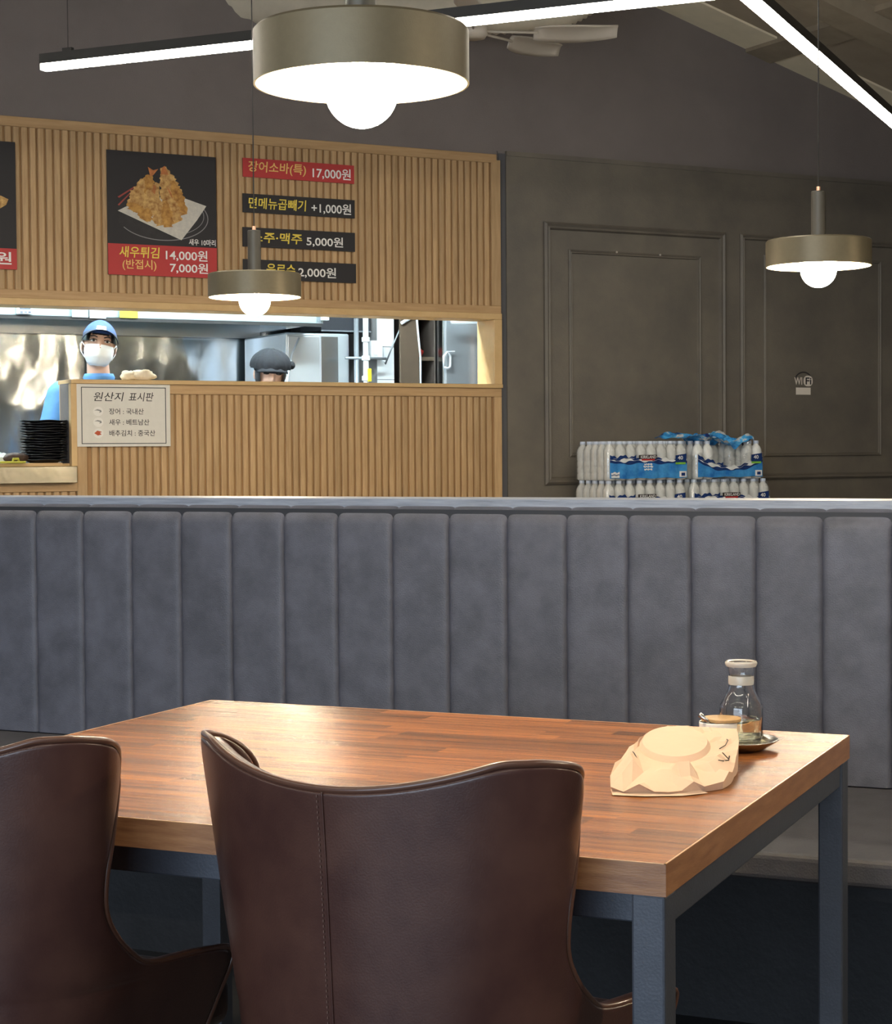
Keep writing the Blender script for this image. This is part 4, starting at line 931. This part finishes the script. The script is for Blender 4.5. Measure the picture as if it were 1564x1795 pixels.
def chair(label, loc, rz):
    c_ = thing('tub_chair', label, 'chair', loc, rz, 'brown leather tub chairs')
    NT = 40; q = MB(); NZ = len(FZ)
    for i in range(NZ):
        for k in range(NT + 1): q.v.append(shell_point(i, -1 + 2 * k / NT)[0])
    for i in range(NZ - 1):
        for k in range(NT): q.f.append((i * (NT + 1) + k, i * (NT + 1) + k + 1, (i + 1) * (NT + 1) + k + 1, (i + 1) * (NT + 1) + k)); q.mi.append(0)
    me = bpy.data.meshes.new('shell'); me.from_pydata(q.v, [], q.f); me.shade_smooth()
    me.materials.append(MATS['leather_brown']); me.materials.append(MATS['leather_inner'])
    o = bpy.data.objects.new('shell', me); COL.objects.link(o); o.parent = c_
    sd = o.modifiers.new('s', 'SOLIDIFY'); sd.thickness = 0.024; sd.offset = -1.0; sd.use_rim = True; sd.use_even_offset = False
    sb = o.modifiers.new('b', 'SUBSURF'); sb.levels = 2; sb.render_levels = 2
    # piping round the rim
    rim = [shell_point(i, -1.0) for i in range(NZ)] + [shell_point(NZ - 1, -1 + 2 * k / NT) for k in range(1, NT)] + [shell_point(i, 1.0) for i in range(NZ - 1, -1, -1)]
    P_ = [Vector((p[0] + n_[0] * 0.006, p[1] + n_[1] * 0.006, p[2])) for p, n_ in rim]
    cen = Vector((0, 0.10, 0.60))
    for _ in range(2):
        P2 = [P_[0]]
        for a_, b_ in zip(P_, P_[1:]): P2 += [a_.lerp(b_, 0.25), a_.lerp(b_, 0.75)]
        P_ = P2 + [P_[-1]]
    MB().tube([p + (Vector((0, 0, 0.0025)) if p.z > 0.8 else Vector((0, 0.002, 0))) for p in P_], 0.0045, 8).build('piping', 'piping', c_, smooth=True)
    # centre seam with stitches
    ps_ = [Vector(shell_point(i, 0.0)[0]) + Vector((0, -0.0008, 0)) for i in range(NZ)]
    MB().tube([p + Vector((0.004, 0, 0)) for p in ps_], 0.0012, 6).build('back_seam', 'leather_brown', c_, smooth=True)
    m_ = MB(); ln = [ps_[i].lerp(ps_[i + 1], k / 6) for i in range(NZ - 1) for k in range(6)]
    tot = 0.0; nxt = 0.0
    for i in range(60):
        z = 0.46 + i * 0.0062
        b_ = next(j for j in range(len(ps_) - 1) if ps_[j + 1].z >= z); t_ = (z - ps_[b_].z) / (ps_[b_ + 1].z - ps_[b_].z); p = ps_[b_].lerp(ps_[b_ + 1], t_)
        m_.tube([p + Vector((-0.003, -0.0002, -0.0014)), p + Vector((-0.003, -0.0002, 0.0014))], 0.0008, 5)
    st_ = m_.build('stitching', 'stitch', c_); st_['kind'] = 'stuff'
    # seat, frame and legs
    sp = [plan(s_)[0:2] for s_ in [(-1 + 2 * k / 24) * arc_for_y(0.36) for k in range(25)]]
    sp = [(x * 0.70, 0.075 + y * 0.90) for x, y in sp] + [(0.200, 0.50), (0.150, 0.545), (-0.150, 0.545), (-0.200, 0.50)]
    MB().slab(sp, 0.40, 0.475).build('seat_cushion', 'leather_brown', c_, bevel=0.022, seg=4, angle=0.7)
    MB().slab([(x * 0.9, 0.03 + y * 0.92) for x, y in sp], 0.365, 0.40).build('seat_frame', 'chair_leg', c_)
    for sx in (-1, 1):
        MB().tube([(sx * 0.16, 0.12, 0.37), (sx * 0.205, 0.04, 0.0)], [0.018, 0.011], 12).build('leg', 'chair_leg', c_, smooth=True)
        MB().tube([(sx * 0.16, 0.44, 0.37), (sx * 0.20, 0.51, 0.0)], [0.018, 0.011], 12).build('leg', 'chair_leg', c_, smooth=True)
    return c_
chair('brown leather tub chair in the middle with its whole back in view', (-0.960, 1.820, 0), -0.117)
chair('brown leather tub chair cut off by the left picture edge', (-1.534, 1.752, 0), -0.005)

# ================================================================== things on the table
TT = TZ + 0.0004
sc = thing('saucer', 'small round steel saucer under the glass carafe', 'saucer', (-0.752, 2.815, TT))
MB().lathe([(0.0, 0.0016), (0.034, 0.0016), (0.040, 0.0), (0.046, 0.002), (0.060, 0.011), (0.0655, 0.0145), (0.0665, 0.0160), (0.0645, 0.0160), (0.058, 0.0125), (0.045, 0.0045), (0.036, 0.0032), (0.0, 0.0032)], 48).build('dish', 'steel_dish', sc, smooth=True, merge=True)
MB().lathe([(0.0665, 0.0150), (0.0680, 0.0160), (0.0665, 0.0172), (0.0645, 0.0160)], 48).build('rolled_rim', 'steel_dish', sc, smooth=True)
bo = thing('glass_carafe', 'small clear glass carafe with pale vinegar on the steel saucer', 'bottle', (-0.755, 2.862, TT + 0.0034))
GP = [(0.0, 0.0), (0.030, 0.0), (0.0335, 0.003), (0.0340, 0.010), (0.0340, 0.0575), (0.0330, 0.0605), (0.0262, 0.0725), (0.0210, 0.084), (0.0195, 0.094), (0.0195, 0.108), (0.0215, 0.118), (0.0245, 0.123), (0.0250, 0.1265), (0.0235, 0.1285), (0.0205, 0.1270), (0.0190, 0.119), (0.0172, 0.108), (0.0172, 0.094), (0.0188, 0.084), (0.0245, 0.0715), (0.0305, 0.061), (0.0318, 0.055), (0.0318, 0.010), (0.0300, 0.0055), (0.0, 0.0055)]
MB().lathe(GP, 48).build('glass', 'glass', bo, smooth=True, merge=True)
MB().lathe([(0.0, 0.0057), (0.0298, 0.0057), (0.0314, 0.0102), (0.0314, 0.037), (0.0, 0.037)], 40).build('vinegar', 'vinegar', bo, angle=0.6, merge=True)
MB().lathe([(0.0197, 0.092), (0.0203, 0.094), (0.0203, 0.104), (0.0197, 0.106)], 40).build('neck_band', 'frosted', bo, smooth=True)
MB().lathe([(0.0232, 0.1205), (0.0252, 0.1235), (0.0256, 0.1268), (0.0236, 0.1291), (0.0200, 0.1274)], 40).build('lip', 'frosted', bo, smooth=True)
cu = thing('condiment_cup', 'white condiment cup with wooden lid next to the glass carafe', 'cup', (-0.7745, 2.797, TT + 0.0034))
MB().lathe([(0.0, 0.0), (0.024, 0.0), (0.0275, 0.004), (0.0295, 0.039), (0.0290, 0.041), (0.0275, 0.040), (0.0255, 0.006), (0.0, 0.004)], 40).build('cup_body', 'cup_white', cu, smooth=True, merge=True)
MB().lathe([(0.0, 0.030), (0.0262, 0.030), (0.0262, 0.032), (0.0, 0.032)], 32).build('sauce', 'soy_dark', cu)
lp = [(0.031 * math.cos(a_ * PI / 24), 0.031 * math.sin(a_ * PI / 24)) for a_ in range(48)]
lp = [q_ for q_ in lp if not (q_[1] < -0.018 and -0.022 < q_[0] < -0.002)]
MB().slab([(x + 0.004, y + 0.004) for x, y in lp], 0.0414, 0.0465).build('lid', 'lid_wood', cu, bevel=0.001)
MB().tube([(-0.004, -0.020, 0.036), (-0.012, -0.024, 0.0455), (-0.022, -0.028, 0.0545)], [0.0025, 0.003, 0.004], 8).build('spoon_handle', 'spoon', cu, smooth=True)
# paper wrapped round cake
pw = thing('paper_parcel', 'crumpled cream paper wrapper round a flat disc on the table', 'wrapper', (-0.800, 2.580, TT))
OUT = [(-0.0231, -0.1724, 0.012), (-0.0045, -0.2009, 0.004), (0.030, -0.192, 0.006), (0.072, -0.1779, 0.005), (0.102, -0.145, 0.008), (0.1254, -0.107, 0.012), (0.124, -0.060, 0.018), (0.1151, -0.0142, 0.026), (0.103, 0.050, 0.040), (0.0828, 0.1168, 0.050), (0.0344, 0.1083, 0.051), (-0.0233, 0.0936, 0.051), (-0.041, 0.0231, 0.040), (-0.042, -0.030, 0.032), (-0.0371, -0.0889, 0.022), (-0.030, -0.135, 0.017)]
# creased sheet: hand placed ridge and valley points between the rim and the disc
E1, E2 = Vector((0.943, 0.333)), Vector((-0.305, 0.952)); DC = Vector((0.017, 0.0135))
def plane_z(x, y): return 0.002 + 0.17 * ((x - 0.072) * -0.309 + (y + 0.178) * 0.951)
pv = []; pf = []
ND = 48
for k_ in range(ND):                                  # raised disc: top and foot
    a_ = 2 * PI * k_ / ND
    for rad, dz in ((1.0, 0.0075), (1.10, 0.0)):
        q_ = DC + E1 * (0.047 * rad * math.cos(a_)) + E2 * (0.068 * rad * math.sin(a_)); pv.append((q_.x, q_.y, plane_z(q_.x, q_.y) + dz))
pv.append((DC.x, DC.y, plane_z(DC.x, DC.y) + 0.0085)); dcen = len(pv) - 1
for k_ in range(ND):
    n_ = (k_ + 1) % ND; pf += [(dcen, 2 * k_, 2 * n_), (2 * k_, 2 * k_ + 1, 2 * n_ + 1, 2 * n_)]
NE = 48; rim0 = len(pv)
def rim_at(k_):
    t_ = k_ / NE * len(OUT); a_, b_ = OUT[int(t_) % len(OUT)], OUT[(int(t_) + 1) % len(OUT)]; f_ = t_ - int(t_)
    return Vector(a_).lerp(Vector(b_), f_)
# order the rim so that it faces the disc point of the same direction
def ang(v_): d_ = Vector((v_[0], v_[1])) - DC; return math.atan2(d_.dot(E2) / 0.068, d_.dot(E1) / 0.047)
def rim_ray(a_):
    best = None
    for k_ in range(480):
        v_ = rim_at(k_ / 10); d_ = abs((ang(v_) - a_ + PI) % (2 * PI) - PI)
        if best is None or d_ < best[0]: best = (d_, v_)
    return best[1]
RR = [rim_ray(2 * PI * k_ / ND) for k_ in range(ND)]
rp_ = random.Random(5)
front_w = [max(0.0, -math.sin(2 * PI * k_ / ND + 0.15)) for k_ in range(ND)]
rings = 4
base_i = len(pv)
zig = [0.022, 0.004, 0.017, 0.026, 0.006, 0.012, 0.024, 0.003, 0.016, 0.028, 0.005, 0.020]
for j_ in range(1, rings + 1):
    for k_ in range(ND):
        foot = Vector(pv[2 * k_ + 1]); r_ = RR[k_]; t_ = j_ / rings; p_ = foot.lerp(Vector((r_.x, r_.y, r_.z)), t_)
        if j_ < rings:
            w_ = front_w[k_]; hgt = (0.0, 0.35, 1.0, 0.45)[j_] if j_ < 4 else 0
            p_.z += w_ * zig[(k_ // 2) % len(zig)] * hgt * 0.9 + (1 - w_) * 0.004 * rp_.uniform(-1, 1)
            p_.x += w_ * rp_.uniform(-0.004, 0.004); p_.y += w_ * rp_.uniform(-0.005, 0.005)
        else:
            p_.z += front_w[k_] * 0.010 * (k_ % 4 == 1)
        pv.append((p_.x, p_.y, max(0.001, p_.z)))
for k_ in range(ND):
    n_ = (k_ + 1) % ND; pf.append((2 * k_ + 1, base_i + k_, base_i + n_, 2 * n_ + 1))
    for j_ in range(rings - 1): a_ = base_i + j_ * ND; pf.append((a_ + k_, a_ + ND + k_, a_ + ND + n_, a_ + n_))
low = len(pv); last = base_i + (rings - 1) * ND
for k_ in range(ND):
    r_ = RR[k_]; q_ = DC + (Vector((r_.x, r_.y)) - DC) * (0.985 if front_w[k_] < 0.2 else 0.97); pv.append((q_.x, q_.y, 0.0))
for k_ in range(ND):
    n_ = (k_ + 1) % ND; pf.append((last + k_, low + k_, low + n_, last + n_))
pf = [t_ for q_ in pf for t_ in ((q_,) if len(q_) == 3 else ((q_[0], q_[1], q_[2]), (q_[0], q_[2], q_[3])))]
pwo = MB().add(pv, pf).build('wrapper', 'wrapper', pw, angle=0.30)
# lower sheet peeping out in front
MB().add([(-0.020, -0.168, 0.001), (-0.004, -0.207, 0.001), (0.04, -0.200, 0.001), (0.085, -0.178, 0.001), (0.112, -0.145, 0.001), (0.06, -0.13, 0.010), (0.01, -0.15, 0.010)], [(0, 1, 6), (1, 2, 6), (2, 5, 6), (2, 3, 5), (3, 4, 5)]).build('lower_sheet', 'wrapper', pw)
def scribble(pts_, nm='printed_mark'):
    me = pwo.data; ps_ = []
    for (x, y) in pts_:
        v_ = min(me.vertices, key=lambda w_: (w_.co.x - x) ** 2 + (w_.co.y - y) ** 2); ps_.append((x, y, v_.co.z + 0.002))
    MB().tube(ps_, 0.0008, 5).build(nm, 'ink_black', pw, smooth=True)
scribble([(0.082, 0.020), (0.087, 0.034), (0.087, 0.048), (0.082, 0.060)]); scribble([(0.100, -0.030), (0.106, -0.018), (0.104, -0.008), (0.109, 0.0)])
scribble([(0.103, -0.062), (0.108, -0.052), (0.105, -0.042), (0.111, -0.036)]); scribble([(-0.020, -0.070), (-0.014, -0.082), (-0.006, -0.090)])

# ================================================================== pendant lamps
def pendant(label, loc, top):
    p = thing('pendant_lamp', label, 'lamp', loc, 0.0, 'drum pendant lamps')
    R_ = 0.160
    MB().lathe([(0.020, 0.083), (R_ - 0.004, 0.081), (R_, 0.077), (R_, 0.0), (R_ - 0.003, 0.0), (R_ - 0.003, 0.076), (0.020, 0.078)], 72).build('shade', 'bronze', p, angle=0.6)
    MB().lathe([(R_ - 0.0034, 0.0004), (R_ - 0.0034, 0.0752), (0.024, 0.0752)], 72).build('shade_lining', 'shade_inner', p, angle=0.6)
    MB().lathe([(0.0, 0.230), (0.021, 0.230), (0.0225, 0.228), (0.0225, 0.081), (0.0, 0.081)], 32).build('stem', 'bronze_stem', p, angle=0.6)
    MB().lathe([(0.0, 0.244), (0.0065, 0.244), (0.0065, 0.230), (0.0, 0.230)], 14).build('cord_grip', 'copper', p, angle=0.6)
    MB().tube([(0, 0, 0.244), (0, 0, top - loc[2])], 0.0022, 8).build('cord', 'cord', p, smooth=True)
    MB().lathe([(0.019, 0.075), (0.022, 0.052), (0.030, 0.038), (0.022, 0.036), (0.0, 0.036)], 28).build('bulb_neck', 'bulb_neck', p, smooth=True)
    MB().ell((0, 0, -0.010), (0.054, 0.054, 0.054), 32, 20).build('bulb', 'bulb', p, smooth=True)
    return p
pendant('large bronze drum pendant lamp hanging close above the dining table', (-1.230, 2.488, 1.752), 3.9)
pendant('small bronze pendant lamp hanging in front of the menu strips', (-3.184, 5.597, 1.738), 3.9)
pendant('small bronze pendant lamp hanging in front of the dark panelled wall', (-1.255, 5.686, 1.762), 3.7)
pendant('added unseen fill light, a bronze drum pendant lamp beyond the banquette, right of the picture', (0.70, 5.69, 1.75), 3.2)  # lamp outside the view, added for more light in the far room
pendant('added unseen fill light, a bronze drum pendant lamp beside the dining table, right of the picture', (0.75, 2.49, 1.75), 3.2)  # extra lamp out of view, added as fill from the right

# ================================================================== LED strips
def strip(label, a_, b_, wires):
    a_, b_ = Vector(a_), Vector(b_); L_ = (b_ - a_).length; an = math.atan2(b_.y - a_.y, b_.x - a_.x)
    s_ = thing('linear_light', label, 'light', a_, an, 'linear ceiling lights')
    MB().box(0, L_, -0.019, 0.019, 0.016, 0.052).build('profile', 'black_metal', s_)
    MB().box(0.002, L_ - 0.002, -0.0185, 0.0185, -0.006, 0.016).build('diffuser', 'strip_light', s_)
    MB().box(-0.003, 0.0, -0.019, 0.019, -0.006, 0.052).build('end_cap', 'black_metal', s_)
    for w_ in wires:
        MB().tube([(w_, 0, 0.052), (w_, 0, 1.3)], 0.0018, 6).build('hanging_wire', 'cord', s_); MB().box(w_ - 0.02, w_ + 0.02, -0.008, 0.008, 0.052, 0.066).build('wire_clip', 'black_metal', s_)
strip('slim linear light hanging left of and behind the large pendant', (-4.075, 5.632, 2.604), (-1.50, 5.632, 2.604), (0.11, 1.9))
strip('slim linear light running diagonally down the top right corner', (-1.480, 5.632, 2.604), (-1.480, 9.2, 2.604), (0.35, 2.9))
strip('added unseen fill light, a slim linear one above the camera side of the room', (-4.0, 0.6, 2.604), (0.6, 0.6, 2.604), (0.3, 4.2))  # out of view, added for overhead fill
strip('added unseen fill light, a slim linear one over the banquette, above the picture', (-4.6, 4.0, 2.604), (0.4, 4.0, 2.604), (0.3, 4.6))  # out of view, added to brighten the back wall
strip('added unseen fill light, a slim linear one along the left side of the room', (-4.9, 1.2, 2.604), (-4.9, 5.2, 2.604), (0.3, 3.6))  # unseen strip added to lift the light on the far side
strip('added unseen fill light, a slim linear one along the right side above the banquette', (1.2, 1.2, 2.604), (1.2, 5.0, 2.604), (0.3, 3.4))  # unseen strip added as extra fill from the right

# ================================================================== ceiling fan and flexible duct
fn = thing('ceiling_fan', 'beige ceiling fan with leaf shaped blades behind the large pendant', 'fan', (-3.114, 7.384, 3.0))
MB().lathe([(0.0, -0.03), (0.05, -0.03), (0.062, -0.01), (0.055, 0.03), (0.02, 0.05), (0.0, 0.05)], 28).build('hub', 'fan_metal', fn, smooth=True)
MB().tube([(0, 0, 0.05), (0, 0, 0.95)], 0.012, 10).build('downrod', 'fan_metal', fn, smooth=True)
bl = MB()
def leaf(s_, t_):
    x = 0.27 + 0.37 * s_; w_ = 0.012 + 0.058 * math.sin(PI * s_ ** 0.85) ** 0.9 * (1 - 0.15 * s_)
    return (x, (t_ - 0.5) * 2 * w_ - 0.015 * s_, 0.012 * math.sin(PI * t_) - (t_ - 0.5) * 0.045 + 0.02 * s_ ** 3)
blm = MB().grid(leaf, 14, 6).mesh('blade', True); blm.materials.append(MATS['fan_metal'])
arm = MB().tube([(0.045, 0, 0.0), (0.285, 0, 0.006)], 0.006, 6).mesh('blade_arm', True); arm.materials.append(MATS['fan_metal'])
for k, an in enumerate((math.radians(35.8), math.radians(76), math.radians(148), math.radians(220), math.radians(292))):
    o = bpy.data.objects.new('blade', blm); COL.objects.link(o); o.parent = fn; o.rotation_euler = (0, 0, an); o.modifiers.new('s', 'SOLIDIFY').thickness = 0.006
    a_ = bpy.data.objects.new('blade_arm', arm); COL.objects.link(a_); a_.parent = o
du = thing('flexible_duct', 'beige ribbed flexible duct under the ceiling behind the fan', 'duct', (-3.6, 8.33, 3.33))
path = [Vector(q) - Vector((-3.6, 8.33, 3.33)) for q in ((-5.2, 7.6, 3.40), (-4.5, 7.92, 3.375), (-4.008, 8.153, 3.36), (-3.603, 8.331, 3.335), (-3.3, 8.46, 3.33), (-3.12, 8.545, 3.36), (-3.0, 8.60, 3.46), (-2.96, 8.62, 3.62), (-2.95, 8.62, 3.9))]
for _ in range(4):
    P2 = [path[0]]
    for p_, q_ in zip(path, path[1:]): P2 += [p_.lerp(q_, 0.25), p_.lerp(q_, 0.75)]
    path = P2 + [path[-1]]
MB().tube(path, [0.105 + (0.006 if i % 2 else -0.004) + 0.008 * noise.noise(p_ * 4) for i, p_ in enumerate(path)], 20).build('hose', 'duct', du, smooth=True)
MB().tube([(0.0, 0, 0.10), (0.0, 0, 0.62)], 0.006, 6).build('hanger', 'fan_metal', du)
